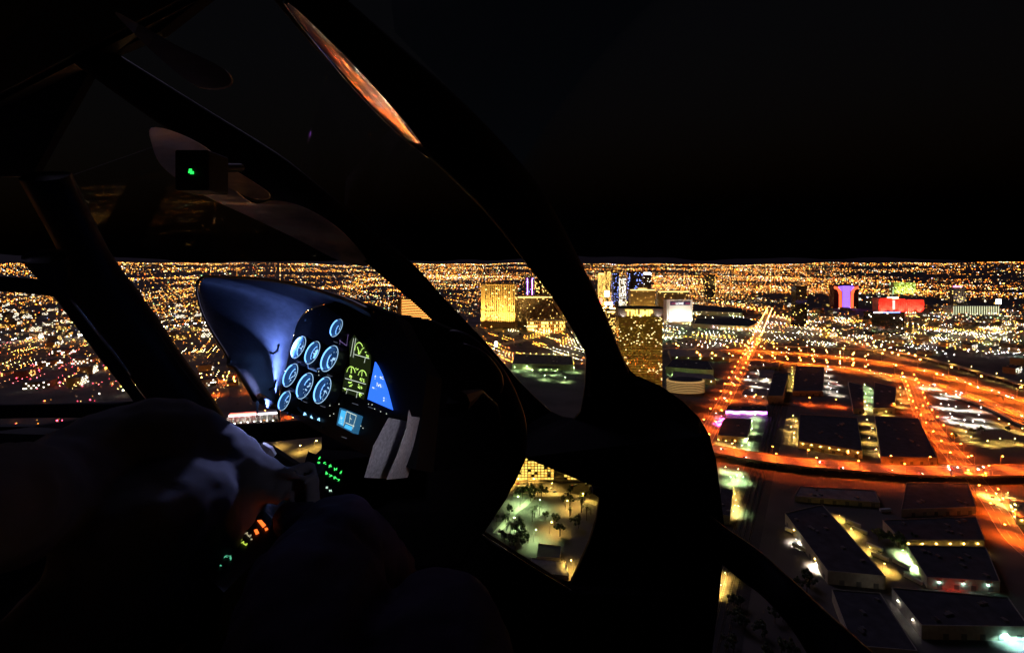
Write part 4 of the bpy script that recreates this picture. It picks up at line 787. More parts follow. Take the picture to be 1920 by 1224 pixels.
# roof, floor and the closed sides behind the seats
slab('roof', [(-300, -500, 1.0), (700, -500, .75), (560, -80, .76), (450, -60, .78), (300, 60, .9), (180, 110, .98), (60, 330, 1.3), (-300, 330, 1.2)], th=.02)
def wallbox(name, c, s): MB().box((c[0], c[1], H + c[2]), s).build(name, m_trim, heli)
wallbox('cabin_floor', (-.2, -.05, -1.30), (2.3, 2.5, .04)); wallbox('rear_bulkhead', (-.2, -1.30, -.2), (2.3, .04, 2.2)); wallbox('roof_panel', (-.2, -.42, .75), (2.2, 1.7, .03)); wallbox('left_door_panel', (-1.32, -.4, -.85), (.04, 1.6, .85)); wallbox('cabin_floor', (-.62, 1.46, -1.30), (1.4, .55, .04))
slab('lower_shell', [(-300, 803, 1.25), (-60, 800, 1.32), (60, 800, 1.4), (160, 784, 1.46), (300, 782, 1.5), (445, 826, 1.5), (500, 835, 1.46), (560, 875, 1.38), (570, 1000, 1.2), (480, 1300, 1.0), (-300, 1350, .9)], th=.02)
# ------------------------------------------------------------------ instrument panel
q1, q2, q3 = C(561, 651, 1.10), C(620, 672, 1.10 * .91), C(547, 704, 1.10 * .966)
pu = (q2 - q1).normalized(); pn = (q3 - q1).cross(pu).normalized()
if pn.y > 0: pn = -pn
pv = pn.cross(pu).normalized()
if pv.z < 0: pv = -pv
EYE = Vector((0, 0, H))
def PP(x, y, off=0.):                  # the point of the panel plane (lifted by off towards the pilot) seen at (x, y)
    d = C(x, y, 1.) - EYE; return EYE + d * (((q1 + pn * off) - EYE).dot(pn) / d.dot(pn))
panel_out = [(640, 556), (606, 572), (578, 582), (562, 598), (555, 610), (543, 669), (527, 728), (521, 762), (532, 772), (557, 786), (604, 812), (700, 860), (780, 880), (800, 700), (740, 590)]
pts = [PP(x, y) for x, y in panel_out]; n = len(pts)
panel = MB().add(pts + [p - pn * .04 for p in pts], [tuple(range(n)), tuple(range(2 * n - 1, n - 1, -1))] + [(i, n + i, n + (i + 1) % n, (i + 1) % n) for i in range(n)]).build('instrument_panel', m_panel, heli)
m_gl = mat('gauge_glow', (.2, .2, .2), .4, emit=(.14, .40, 1), strength=.5); m_gface = mat('gauge_face', (.012, .02, .035), .6, spec=.08, emit=(.03, .12, .42), strength=.045, noise=.5, nscale=90)
m_gtick = mat('gauge_tick', (.5, .5, .5), .4, emit=(.40, .68, 1), strength=.2); m_gcase = mat('gauge_case', (.10, .16, .24), .25, .3, emit=(.04, .14, .4), strength=.05)
def gauge(x, y, hpx, extra=0, seed=0):
    rnd = random.Random(seed); c0 = PP(x, y, .02); r = hpx / 2 / F * c0.y * .90; mb = MB(); K = 28
    def ring(rr, z, a0=0, a1=2 * math.pi, k=K): return [c0 + (pu * math.cos(a) + pv * math.sin(a)) * rr + pn * z for a in np.linspace(a0, a1, k)]
    def band(A, B, mi): n_ = len(A); mb.add(A + B, [(i, i + 1, n_ + i + 1, n_ + i) for i in range(n_ - 1)], mi)
    band(ring(r * 1.12, -.02), ring(r * 1.12, .004), 0); band(ring(r * 1.12, .004), ring(r * 1.0, .006), 0); band(ring(r, .006), ring(r * .86, -.006), 3); mb.add(ring(r * .87, -.006)[:-1], [tuple(range(K - 1))], 1)
    lo, hi = R(115), R(262); band(ring(r * 1.03, .0072, lo, hi, 16), ring(r * .95, .0050, lo, hi, 16), 2)              # glowing crescents that paint the reflections on the bezel
    b0 = 110 + rnd.uniform(0, 50); b1 = b0 + rnd.uniform(50, 130); band(ring(r * .80, -.0045, R(b0), R(b1), 14), ring(r * rnd.uniform(.66, .74), -.0045, R(b0), R(b1), 14), 2)
    band(ring(r * 1.12, .0046, 0, 2 * math.pi, 28), ring(r * 1.07, .0054, 0, 2 * math.pi, 28), 4)
    for i in range(12):
        a = i * math.pi / 6; d = pu * math.cos(a) + pv * math.sin(a); s = pu * -math.sin(a) + pv * math.cos(a); p = c0 + d * r * .6 - pn * .0045; mb.add([p - s * r * .025, p + s * r * .025, p + d * r * .15 + s * r * .025, p + d * r * .15 - s * r * .025], [(0, 1, 2, 3)], 4)
    for _ in range(2):
        a = rnd.uniform(0, 6.28); d = pu * math.cos(a) + pv * math.sin(a); s = pu * -math.sin(a) + pv * math.cos(a); p = c0 - pn * .003; mb.add([p - s * r * .06, p + s * r * .06, p + d * r * .62], [(0, 1, 2)], 4)
    for _ in range(5):
        p = c0 + pu * rnd.uniform(-.4, .4) * r + pv * rnd.uniform(-.5, .3) * r - pn * .004; mb.add([p, p + pu * r * .22, p + pu * r * .22 + pv * r * .1, p + pv * r * .1], [(0, 1, 2, 3)], 4)
    if extra == 1: mb.add([c0 - pu * r * .1 - pv * r * .45 - pn * .003, c0 + pu * r * .55 - pv * r * .45 - pn * .003, c0 + pu * r * .55 + pv * r * .4 - pn * .003, c0 - pu * r * .1 + pv * r * .4 - pn * .003], [(0, 1, 2, 3)], 2)
    return mb.build('gauge', [m_bezel, m_gface, m_gl, m_gcase, m_gtick], panel)
for i, (x, y, hp, ex) in enumerate([(563, 652, 43, 0), (589, 662, 44, 1), (621, 673, 50, 0), (548, 704, 44, 0), (575, 724, 49, 0), (608, 732, 50, 0), (634, 616, 35, 0), (537, 752, 36, 0)]): gauge(x, y, hp, ex, i)
def strokes(name, segs, m, wpx=1.0, off=.004, parent=None):    # thin lit strokes lying on the panel
    mb = MB()
    for a, b in segs:
        A, B = PP(*a, off), PP(*b, off); d = (B - A).normalized(); s = d.cross(pn).normalized() * wpx * .5 / F * A.y; mb.add([A - s, A + s, B + s, B - s], [(0, 1, 2, 3)])
    return mb.build(name, m, parent or panel)
def plate(name, pix, m, off=.003, th=.003):
    p = [PP(x, y, off) for x, y in pix]; n = len(p); return MB().add(p + [v - pn * th for v in p], [tuple(range(n)), tuple(range(2 * n - 1, n - 1, -1))] + [(i, n + i, n + (i + 1) % n, (i + 1) % n) for i in range(n)]).build(name, m, panel)
m_lime = mat('display_lime', (.1, .1, .1), .5, emit=(.62, 1, .18), strength=.28); m_white = mat('display_white', (.1, .1, .1), .5, emit=(.8, .9, .75), strength=.22); m_scr = mat('display_black', (.012, .014, .008), .2, emit=(.02, .03, .008), strength=.10)
def arcseg(cx, cy, rx, ry, a0, a1, k=9): P_ = [(cx + rx * math.cos(a), cy - ry * math.sin(a)) for a in np.linspace(R(a0), R(a1), k)]; return list(zip(P_[:-1], P_[1:]))
def glyphs(x0, y0, w, h, n, seed, slope=.35):
    rr = random.Random(seed); out = []
    for _ in range(n):
        x = x0 + rr.uniform(0, w); y = y0 + rr.uniform(0, h) + (x - x0) * slope; out.append(((x, y), (x + rr.uniform(1, 2.2), y + rr.uniform(-1.5, 2))))
    return out
plate('engine_display', [(655, 640), (664, 628), (694, 666), (692, 700), (656, 690)], m_scr); plate('engine_display', [(648, 690), (655, 686), (690, 694), (688, 715), (680, 748), (641, 733)], m_scr)
strokes('display_line', [((663, 634), (657, 668)), ((667, 634), (662, 670)), ((664, 664), (692, 672)), ((685, 670), (683, 680))] + [((647, 709), (686, 720)), ((643, 727), (682, 738)), ((651, 729), (649, 738)), ((670, 735), (668, 746))], m_white, .9)
strokes('display_dial', arcseg(673, 658, 8, 16, 30, 175) + arcseg(684, 662, 8, 10, 100, 170) + [((670, 650), (673, 660)), ((658.5, 699), (659, 690))] + arcseg(658, 701, 8, 14, 10, 165) + arcseg(679, 707, 8, 13, 10, 165) + [((658, 700), (659, 689)), ((678, 705), (679, 695))], m_lime, 1.3)
strokes('display_digit', glyphs(671, 658, 5, 6, 7, 1) + glyphs(684, 660, 6, 10, 8, 2) + glyphs(654, 703, 5, 5, 7, 3) + glyphs(674, 708, 8, 6, 9, 4) + glyphs(653, 714, 6, 9, 9, 5) + glyphs(671, 719, 7, 9, 9, 6) + glyphs(645, 728, 4, 3, 4, 7) + glyphs(673, 736, 6, 6, 7, 8) + glyphs(666, 690, 6, 2, 4, 9), m_lime, 1.6)
plate('navigation_screen', [(703, 678), (708, 686), (716, 703), (725, 729), (731, 752), (735, 768), (689, 748)], mat('screen_blue', (.02, .05, .2), .3, emit=(.03, .16, 1), strength=.26), .006)
strokes('screen_digit', glyphs(705, 718, 8, 6, 14, 11, .1) + glyphs(698, 724, 3, 4, 3, 12) + glyphs(712, 705, 6, 4, 6, 13) + glyphs(718, 744, 4, 9, 5, 14, -.4) + glyphs(700, 704, 3, 5, 4, 15), m_white, 1.8, .009)
plate('moving_map', [(637, 764), (671, 778), (662, 812), (631, 796)], mat('map_black', (.01, .02, .03), .3, emit=(.02, .10, .20), strength=.2), .012, .014)
gb = mat('map_cyan', (.02, .1, .2), .3, emit=(.06, .42, .80), strength=.25)
plate('map_pane', [(640, 768), (648, 771), (642, 798), (634, 793)], gb, .0135, .001); plate('map_pane', [(648, 795), (660, 800), (658, 807), (645, 801)], gb, .0135, .001)
strokes('map_line', [((650, 771), (644, 798)), ((668, 779), (661, 804)), ((648, 792), (664, 799)), ((650, 771), (668, 779)), ((657, 776), (655, 792)), ((656, 783), (659, 786))] + glyphs(638, 775, 3, 20, 6, 16), m_white, 1.0, .0145)
strokes('placard', [((641, 611), (640, 628)), ((654, 616), (650, 648)), ((636, 638), (650, 648)), ((641, 611), (654, 616)), ((638, 636), (637, 646))], mat('placard_violet', (.1, .1, .1), .5, emit=(.35, .22, .6), strength=.10), .9)
strokes('toggle_label', glyphs(565, 770, 10, 5, 10, 17) + glyphs(580, 776, 6, 6, 9, 18) + glyphs(592, 780, 8, 6, 9, 19), mat('label_cyan', (.1, .1, .1), .5, emit=(.25, .6, 1), strength=.6), 1.8)
strokes('mount_bracket', [((577, 680), (578, 690)), ((578, 690), (594, 696)), ((594, 692), (606, 688)), ((544, 740), (562, 744)), ((562, 744), (566, 750))], mat('bracket', (.3, .4, .6), .3, .5, emit=(.15, .3, .7), strength=.12), 2.2, .01)
strokes('indicator', [((x, y), (x + 1.2, y + .6)) for x, y in [(637, 683), (597, 696), (597, 703), (702, 766), (713, 771), (724, 775), (690, 757), (697, 758), (676, 798), (680, 802), (618, 779), (625, 775), (618, 760), (635, 757)]], m_white, 1.4)
for i, (x, y) in enumerate([(569, 775), (584, 781), (597, 786)]): mb = MB(); p = PP(x, y, .0); mb.tube([p, p + pn * .018 + pv * .008], [.004, .0025], 6); mb.build('toggle_switch', m_bezel, panel)
for x, y in [(572, 600), (600, 590), (650, 655), (650, 600), (575, 690), (600, 706), (640, 700), (560, 680), (592, 748), (640, 752), (540, 775), (604, 800), (552, 728), (590, 640)]:
    p = PP(x, y, .002); MB().tube([p - pn * .002, p + pn * .0015], .0028, 8).build('panel_screw', m_bezel, panel)
strokes('panel_label', [((x, y), (x + w_, y + w_ * .36)) for x, y, w_ in [(556, 677, 8), (582, 689, 8), (613, 702, 10), (541, 731, 8), (568, 752, 8), (600, 760, 10), (625, 640, 8), (660, 755, 12), (690, 762, 10), (640, 818, 10)]], mat('label_grey', (.2, .2, .2), .5, emit=(.4, .45, .6), strength=.04), .9)
# glare-shield hood
rim = [(700, 586), (640, 558), (545, 532), (470, 523), (400, 519), (380, 521), (372, 532), (373, 556), (384, 592), (406, 632), (430, 669), (431, 686), (445, 692), (462, 718), (481, 750)]
edge = [(700, 600), (640, 566), (606, 572), (590, 576), (578, 582), (570, 588), (564, 596), (558, 604), (553, 624), (546, 655), (540, 682), (536, 698), (531, 715), (526, 738), (521, 762)]
n = len(rim); A_ = [PP(x, y, .21) for x, y in rim]; B_ = [PP(x, y, .0) for x, y in edge]; rows = 9; vs = []
for k in range(rows):
    t_ = k / (rows - 1)
    for i in range(n): vs.append(A_[i].lerp(B_[i], t_) + (pu * -.030 + Vector((0, 0, .012))) * math.sin(math.pi * t_) * (1 if i > 3 else .3))
hood = MB().add(vs, [(k * n + i, k * n + i + 1, (k + 1) * n + i + 1, (k + 1) * n + i) for k in range(rows - 1) for i in range(n - 1)]).build('glare_shield', m_hood, heli, smooth=True)
sm = hood.modifiers.new('thick', 'SOLIDIFY'); sm.thickness = .004; ss = hood.modifiers.new('round', 'SUBSURF'); ss.levels = 1; ss.render_levels = 2
def on_hood(i, k): return Vector(vs[k * n + i])
mb = MB(); mb.tube(smooth_line([a + pn * .002 for a in A_], 3), .0035, 6); mb.build('edge_bead', m_gloss, hood, smooth=True)
for (x, y) in ((518, 655), (512, 722)): mb = MB(); p = PP(x, y, .06); mb.tube([p + pv * .012, p + pu * .008 - pv * .002, p - pv * .010 - pu * .004, p - pu * .03 - pv * .012], .0028, 6); mb.build('cable_clip', m_dark, hood, smooth=True)
bl = slab('hood_bracket', [(481, 750, .98), (522, 763, 1.05), (522, 768, 1.05), (505, 766, 1.02), (490, 758, .99)], th=.02, m=m_hood, parent=hood)
for a, b in (((483, 752), (481, 782)), ((521, 764), (523, 790))): mb = MB(); mb.tube([C(*a, 1.04), C((a[0] + b[0]) / 2 + 1, (a[1] + b[1]) / 2, 1.05), C(*b, 1.08)], [.004, .0025, .001], 6); mb.build('support_strut', m_dark, hood)
# the lamp under the hood that washes its left wall blue
ld = bpy.data.lights.new('panel_lamp', 'AREA'); ld.shape = 'RECTANGLE'; ld.size = .012; ld.size_y = .2; ld.energy = .17; ld.spread = R(105); ld.color = (.20, .38, 1)
lo = bpy.data.objects.new('panel_lamp', ld); COL.objects.link(lo); lo.parent = heli; pos = PP(535, 690, .030) ; lo.location = pos - wloc(heli)
dirn = (-pu * .97 + pn * .12).normalized(); yax = pv; zax = -dirn; xax = yax.cross(zax).normalized(); yax = zax.cross(xax); lo.rotation_euler = Matrix((xax, yax, zax)).transposed().to_euler()
ld2 = bpy.data.lights.new('pilot_fill', 'AREA'); ld2.shape = 'DISK'; ld2.size = .02; ld2.energy = .017; ld2.spread = R(38); ld2.color = (.42, .48, 1)  # added fill light aimed at the pilot's sleeve
lo2 = bpy.data.objects.new('pilot_fill', ld2); COL.objects.link(lo2); lo2.parent = heli; pos2 = PP(628, 590, .05); lo2.location = pos2 - wloc(heli); lo2.rotation_euler = (C(420, 860, .72) - pos2).to_track_quat('-Z', 'Y').to_euler()
# dark cowl on the right of the panel, nearer than the panel
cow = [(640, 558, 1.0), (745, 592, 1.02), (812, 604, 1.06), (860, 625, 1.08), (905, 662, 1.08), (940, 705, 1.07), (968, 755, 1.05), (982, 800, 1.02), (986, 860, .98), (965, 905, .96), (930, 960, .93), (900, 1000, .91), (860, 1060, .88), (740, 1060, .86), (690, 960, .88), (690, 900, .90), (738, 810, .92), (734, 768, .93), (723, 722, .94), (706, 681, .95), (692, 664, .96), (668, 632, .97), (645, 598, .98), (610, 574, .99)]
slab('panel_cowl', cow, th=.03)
ridge = smooth_line([C(*p) for p in [(842, 622, 1.05), (872, 634, 1.045), (905, 664, 1.04), (935, 702, 1.03), (960, 748, 1.015), (977, 798, .995), (981, 850, .97)]], 4)
mb = MB(); mb.tube(ridge, [.004 + .013 * math.sin(math.pi * i / (len(ridge) - 1)) ** .6 for i in range(len(ridge))], 10); mb.build('cowl_ridge', mat('ridge_trim', (.035, .025, .035), .45, noise=.2, nscale=60, bump=.2), heli, smooth=True)
r2 = smooth_line([C(*p) for p in [(868, 645, 1.0), (900, 662, .995), (925, 690, .99), (938, 715, .985), (936, 740, .98)]], 4)
mb = MB(); mb.tube(r2, [.003 + .007 * math.sin(math.pi * i / (len(r2) - 1)) for i in range(len(r2))], 8); mb.build('cowl_piping', mat('ridge_trim'), heli, smooth=True)
# windscreen sill, pedestal, radios
post('windscreen_sill', [(400, 800, 1.5), (432, 798, 1.46), (490, 794, 1.4), (556, 788, 1.3), (640, 780, 1.2)], [(430, 830, 1.5), (470, 828, 1.46), (520, 825, 1.4), (575, 821, 1.3), (650, 815, 1.2)], fat=.5)
slab('centre_pedestal', [(604, 812, 1.02), (700, 830, .98), (745, 850, .96), (740, 1060, .84), (560, 1010, .82), (552, 935, .86), (575, 868, .93), (603, 842, .98)], th=.06)
ra, rb, rc = C(578, 868, .88), C(645, 905, .85), C(560, 925, .82); ru = (rb - ra).normalized(); rn = (rc - ra).cross(ru).normalized()
if rn.y > 0: rn = -rn
def RP(x, y, off=0.): d = C(x, y, 1.) - EYE; return EYE + d * (((ra + rn * off) - EYE).dot(rn) / d.dot(rn))
radio = MB(); p = [RP(x, y, .0) for x, y in [(578, 846), (648, 876), (634, 936), (555, 918)]]; radio.add(p + [v - rn * .05 for v in p], [(0, 1, 2, 3), (7, 6, 5, 4), (0, 4, 5, 1), (1, 5, 6, 2), (2, 6, 7, 3), (3, 7, 4, 0)]); radio = radio.build('radio_stack', m_panel, heli)
m_grn = mat('key_green', (.1, .1, .1), .5, emit=(.06, 1, .16), strength=.3); m_pale = mat('key_pale', (.1, .1, .1), .5, emit=(.6, .9, .7), strength=.25)
def keys(lst, m, parent, Pf, nrm, name='key', sz=2.6):
    for i, (x, y, s) in enumerate(lst):
        mb = MB(); rr = random.Random(i * 7 + int(x))
        for _ in range(5):
            a = Pf(x + rr.uniform(-s, s), y + rr.uniform(-s, s), .002); b = Pf(x + rr.uniform(-s, s), y + rr.uniform(-s, s), .002)
            d = (b - a); s_ = d.normalized().cross(nrm).normalized() * .0006; mb.add([a - s_, a + s_, b + s_, b - s_], [(0, 1, 2, 3)])
        mb.build(name, m, parent)
keys([(598, 858, 3), (609, 868, 3), (619, 873, 3), (629, 879, 3), (638, 885, 3), (596, 879, 2.5), (604, 881, 3), (612, 886, 3), (620, 891, 3), (628, 895, 3), (634, 899, 3), (597, 868, 3)], m_grn, radio, RP, rn)
keys([(580, 888, 1.6), (588, 894, 1.6), (596, 900, 1.8), (604, 908, 2.5), (613, 914, 2.2), (620, 919, 2.4), (568, 909, 1.6), (576, 917, 2.5)], m_pale, radio, RP, rn)
# lower console with orange digits
ka, kb, kc = C(508, 965, .70), C(395, 1075, .58), C(530, 1000, .67); ku = (kb - ka).normalized(); kn = (kc - ka).cross(ku).normalized()
if kn.z < 0: kn = -kn
def KP(x, y, off=0.): d = C(x, y, 1.) - EYE; return EYE + d * (((ka + kn * off) - EYE).dot(kn) / d.dot(kn))
p = [KP(x, y) for x, y in [(492, 955), (540, 990), (420, 1110), (365, 1060)]]; cons = MB().add(p + [v - kn * .08 for v in p], [(0, 1, 2, 3), (7, 6, 5, 4), (0, 4, 5, 1), (1, 5, 6, 2), (2, 6, 7, 3), (3, 7, 4, 0)]).build('lower_console', m_panel, heli)
m_or = mat('digit_orange', (.1, .1, .1), .5, emit=(1, .14, .02), strength=.4); m_yl = mat('key_yellow', (.1, .1, .1), .5, emit=(.75, 1, .10), strength=.16); m_te = mat('key_teal', (.1, .1, .1), .5, emit=(.15, .8, .45), strength=.12)
def kplate(name, pix, m): MB().add([KP(x, y, .0015) for x, y in pix] + [KP(x, y, .0) for x, y in pix], [(0, 1, 2, 3), (0, 4, 5, 1), (1, 5, 6, 2), (2, 6, 7, 3), (3, 7, 4, 0)]).build(name, m, cons)
kplate('digit_display', [(482, 975), (490, 974), (499, 984), (493, 989)], m_or); kplate('indicator_lamp', [(476, 993), (482, 991), (486, 999), (480, 1002)], m_or); kplate('indicator_lamp', [(496, 990), (501, 988), (503, 992), (498, 995)], m_or)
keys([(452, 1010, 3), (455, 1017, 3), (461, 1020, 2.5), (446, 1006, 2.5)], m_yl, cons, KP, kn); keys([(462, 1000, 3), (468, 1004, 3), (472, 1010, 2), (445, 1006, 2)], mat('key_cream', (.1, .1, .1), .5, emit=(1, .85, .5), strength=.08), cons, KP, kn)
keys([(428, 1024, 2.5), (410, 1040, 3), (424, 1042, 4), (432, 1045, 4), (420, 1036, 3), (414, 1060, 2)], m_te, cons, KP, kn); keys([(410, 1047, 1.6)], m_grn, cons, KP, kn)
# grey side pockets of the pedestal
m_pocket = mat('pocket_cloth', (.72, .71, .74), .85, noise=.25, nscale=200, bump=.4)
slab('side_pocket', [(727, 785, 0.700), (762, 792, 0.770), (745, 845, 0.760), (725, 897, 0.740), (683, 895, 0.660), (700, 835, 0.680)], th=.006, m=m_pocket); slab('side_pocket', [(766, 770, 0.710), (770, 783, 0.720), (791, 785, 0.780), (782, 840, 0.770), (764, 895, 0.760), (724, 899, 0.660), (745, 850, 0.680), (762, 800, 0.700)], th=.006, m=m_pocket)
ld3 = bpy.data.lights.new('pocket_fill', 'AREA'); ld3.shape = 'DISK'; ld3.size = .02; ld3.energy = .0035; ld3.spread = R(70); ld3.color = (.85, .8, 1)  # added fill light that brightens the side pockets
lo3 = bpy.data.objects.new('pocket_fill', ld3); COL.objects.link(lo3); lo3.parent = heli; p3 = C(850, 760, .52); lo3.location = p3 - wloc(heli); lo3.rotation_euler = (C(738, 840, .73) - p3).to_track_quat('-Z', 'Y').to_euler()
MB().tube([p3 + Vector((.002, -.002, .001)), C(865, 752, .51), C(900, 735, .56), C(930, 760, .80), C(940, 800, .98)], [.012, .012, .004, .004, .004], 8).build('pocket_fill_arm', m_trim, heli)  # arm made up to carry the fill light
# compass on the centre post, with green digits
cmp_ = MB(); c0 = C(380, 325, .70); cmp_.box(c0, (.050, .05, .060)); cmp_.tube([c0 + Vector((0, .01, .01)), c0 + Vector((.0, .10, .03))], .008, 8); cmp_ = cmp_.build('compass_housing', m_trim, heli)
bv = cmp_.modifiers.new('bevel', 'BEVEL'); bv.width = .008; bv.segments = 3
mb = MB()
for x, y, w_, h_ in ((349, 317, 5, 4), (352, 322, 6, 5), (347, 321, 3, 3)): mb.box(C(x + 8, y + 2, .673), (w_ * .68 / F, .001, h_ * .68 / F))
mb.build('compass_digit', mat('digit_green', (.1, .1, .1), .5, emit=(.02, 1, .10), strength=.35), cmp_)
# ------------------------------------------------------------------ glazing
def glass_mat():
    m = bpy.data.materials.new('canopy_glass'); m.use_nodes = True; nn = m.node_tree.nodes; ll = m.node_tree.links; nn.remove(nn['Principled BSDF'])
    tr = nn.new('ShaderNodeBsdfTransparent'); tr.inputs[0].default_value = (.96, .95, .96, 1); gl = nn.new('ShaderNodeBsdfGlossy'); gl.inputs['Roughness'].default_value = .03; fr = nn.new('ShaderNodeFresnel'); fr.inputs[0].default_value = 1.25; mx = nn.new('ShaderNodeMixShader')
    ll.new(fr.outputs[0], mx.inputs[0]); ll.new(tr.outputs[0], mx.inputs[1]); ll.new(gl.outputs[0], mx.inputs[2]); ll.new(mx.outputs[0], nn['Material Output'].inputs[0]); return m
m_glass = glass_mat()
def pane_(name, tri3, pix, th=.004):     # a flat pane: three points fix its plane, the outline is cut in that plane
    a, b, c = [C(*p) for p in tri3]; nn = (b - a).cross(c - a).normalized()
    if nn.y > 0: nn = -nn
    P_ = []
    for x, y in pix: d = C(x, y, 1.) - EYE; P_.append(EYE + d * ((a - EYE).dot(nn) / d.dot(nn)))
    n = len(P_); return MB().add(P_ + [p - nn * th for p in P_], [tuple(range(n)), tuple(range(2 * n - 1, n - 1, -1))] + [(i, n + i, n + (i + 1) % n, (i + 1) % n) for i in range(n)]).build(name, m_glass, heli)
pane_('door_window', [(1169, 672, 1.25), (1360, 1060, .95), (1920, 600, .75)], [(1180, 740), (1160, 640), (1114, 541), (1058, 430), (1000, 335), (900, 225), (740, 60), (700, -300), (2400, -300), (2500, 600), (2400, 1500), (1335, 1400), (1345, 1000), (1310, 790)])
pane_('windscreen_pane', [(940, 430, 1.20), (1090, 700, 1.30), (890, 640, 1.36)], [(890, 370), (990, 498), (1098, 670), (1090, 790), (1030, 775), (950, 690), (880, 610), (780, 498), (650, 390), (560, 320), (620, 120), (720, 215)])
pane_('windscreen_pane', [(250, 560, 1.46), (420, 790, 1.5), (700, 505, 1.47)], [(200, 480), (340, 690), (430, 805), (560, 795), (830, 622), (709, 510), (520, 376), (330, 260), (130, 330)])
pane_('door_window', [(-200, 560, 1.2), (120, 570, 1.45), (-200, 750, 1.2)], [(-250, 535), (110, 550), (245, 748), (-250, 768)])
pane_('foot_window', [(983, 857, 1.03), (1119, 973, .97), (907, 999, .94)], [(975, 850), (1125, 905), (1125, 975), (1070, 1102), (900, 1002)], .003)
# added mirror strip and grey sheets standing in for reflections in the windscreen
def gloss_strip(name, cl, halfw, target, m, bulge=.25, K=9):
    pts_ = smooth_line([C(*p) for p in cl], 5); n = len(pts_); vs = []
    for i, p in enumerate(pts_):
        L_ = (pts_[min(i + 1, n - 1)] - pts_[max(i - 1, 0)]).normalized(); d = (p - EYE).normalized(); nn = (Vector(target).normalized() - d).normalized(); wv = nn.cross(L_).normalized(); hw = halfw * math.sin(math.pi * (i + .4) / (n - .2)) ** .7
        for j in range(K): t_ = -1 + 2 * j / (K - 1); vs.append(p + wv * hw * t_ + nn * hw * bulge * (1 - t_ * t_))
        for j in range(K): t_ = 1 - 2 * j / (K - 1); vs.append(p + wv * hw * t_ - nn * .006)
    k = 2 * K; fs = [(i * k + j, i * k + (j + 1) % k, (i + 1) * k + (j + 1) % k, (i + 1) * k + j) for i in range(n - 1) for j in range(k)] + [tuple(range(k)), tuple((n - 1) * k + k - 1 - j for j in range(k))]
    o = MB().add(vs, fs).build(name, m, heli, smooth=True); bm = bmesh.new(); bm.from_mesh(o.data); bmesh.ops.recalc_face_normals(bm, faces=bm.faces); bm.to_mesh(o.data); bm.free(); return o
def gloss(name, rough, tint, bumps, scale):
    m = mat(name, tint, rough, 1., bump=bumps, nscale=scale); return m
sa_, sb_ = C(540, 8, .43), C(806, 296, .835)
def to_pix(p): d = p - EYE; return (960 + d.x / d.y * F, HY - d.z / d.y * F, d.y)
gloss_strip('mirror_strip', [to_pix(sa_.lerp(sb_, k_ / 6)) for k_ in range(7)], .0125, (.69, .69, -.205), gloss('strip_gloss', .02, (1, .85, .95), .05, 40), .05)
m_reflection = mat('reflection_grey', (.8, .72, .75), .3, noise=.6, nscale=9, bump=.6, spec=.8)  # pale sheet colour paints the grey reflection seen in the windscreen
def rnd_loop(L): n = len(L); q = [Vector(p) for p in L]; o_ = smooth_line([q[-1]] + q + q[:2], 4)[4:4 * (n + 1)]; return [tuple(p) for p in o_]
slab('reflection_sheet', rnd_loop([(283, 240, .72), (335, 250, .78), (395, 285, .85), (415, 330, .90), (470, 380, 1.02), (515, 376, 1.05), (560, 385, 1.10), (612, 412, 1.2), (655, 448, 1.3), (690, 496, 1.42), (640, 490, 1.42), (560, 450, 1.32), (480, 412, 1.18), (400, 375, 1.03), (345, 345, .93), (302, 310, .84), (286, 275, .78)]), th=.006, m=m_reflection)
slab('reflection_sheet', rnd_loop([(412, 308, .82), (440, 320, .86), (480, 345, .92), (503, 362, .96), (500, 373, .97), (470, 371, .95), (430, 352, .89), (413, 340, .86)]), th=.006, m=mat('reflection_grey2', (.5, .44, .40), .4, noise=.5, nscale=14, bump=.6))
slab('reflection_sheet', rnd_loop([(215, 25, .62), (260, 45, .65), (330, 85, .69), (420, 130, .74), (428, 160, .77), (370, 162, .77), (300, 110, .71)]), th=.006, m=mat('reflection_grey3', (.10, .09, .11), .5, noise=.5, nscale=14, bump=.6))

# ------------------------------------------------------------------ people
def body(name, label, tubes, balls, m, vox=.0065, kids=None):
    mb = MB()
    for pts, rad in tubes: mb.tube(smooth_line(pts, 3), [float(np.interp(i / (3 * (len(pts) - 1)), np.linspace(0, 1, len(rad)), rad)) for i in range(3 * (len(pts) - 1) + 1)], 14)
    for c, r in balls: mb.ball(c, r, 14)
    o = mb.build('tmp', m, None); md = o.modifiers.new('r', 'REMESH'); md.mode = 'VOXEL'; md.voxel_size = vox; sm_ = o.modifiers.new('s', 'SMOOTH'); sm_.factor = .6; sm_.iterations = 5
    tx_ = bpy.data.textures.new('cloth_fold', 'CLOUDS'); tx_.noise_scale = .065; tx_.noise_depth = 2; dm_ = o.modifiers.new('d', 'DISPLACE'); dm_.texture = tx_; dm_.strength = .02; dm_.mid_level = .55; dm_.texture_coords = 'GLOBAL'
    me = bpy.data.meshes.new_from_object(o.evaluated_get(bpy.context.evaluated_depsgraph_get())); bpy.data.objects.remove(o)
    ob = bpy.data.objects.new(name, me); COL.objects.link(ob); me.polygons.foreach_set('use_smooth', [True] * len(me.polygons)); me.materials.clear(); me.materials.append(m)
    return tag(ob, label, 'person')
Z = lambda x, y, z: Vector((x, y, H + z))
m_jacket = mat('jacket_grey', (.13, .125, .15), .85, spec=.1, noise=.3, nscale=9, bump=.5); m_trous = mat('trousers_dark', (.03, .02, .05), .8, spec=.15, noise=.3, nscale=14, bump=.4)
wr = C(512, 905, .70); hd = C(538, 912, .71)
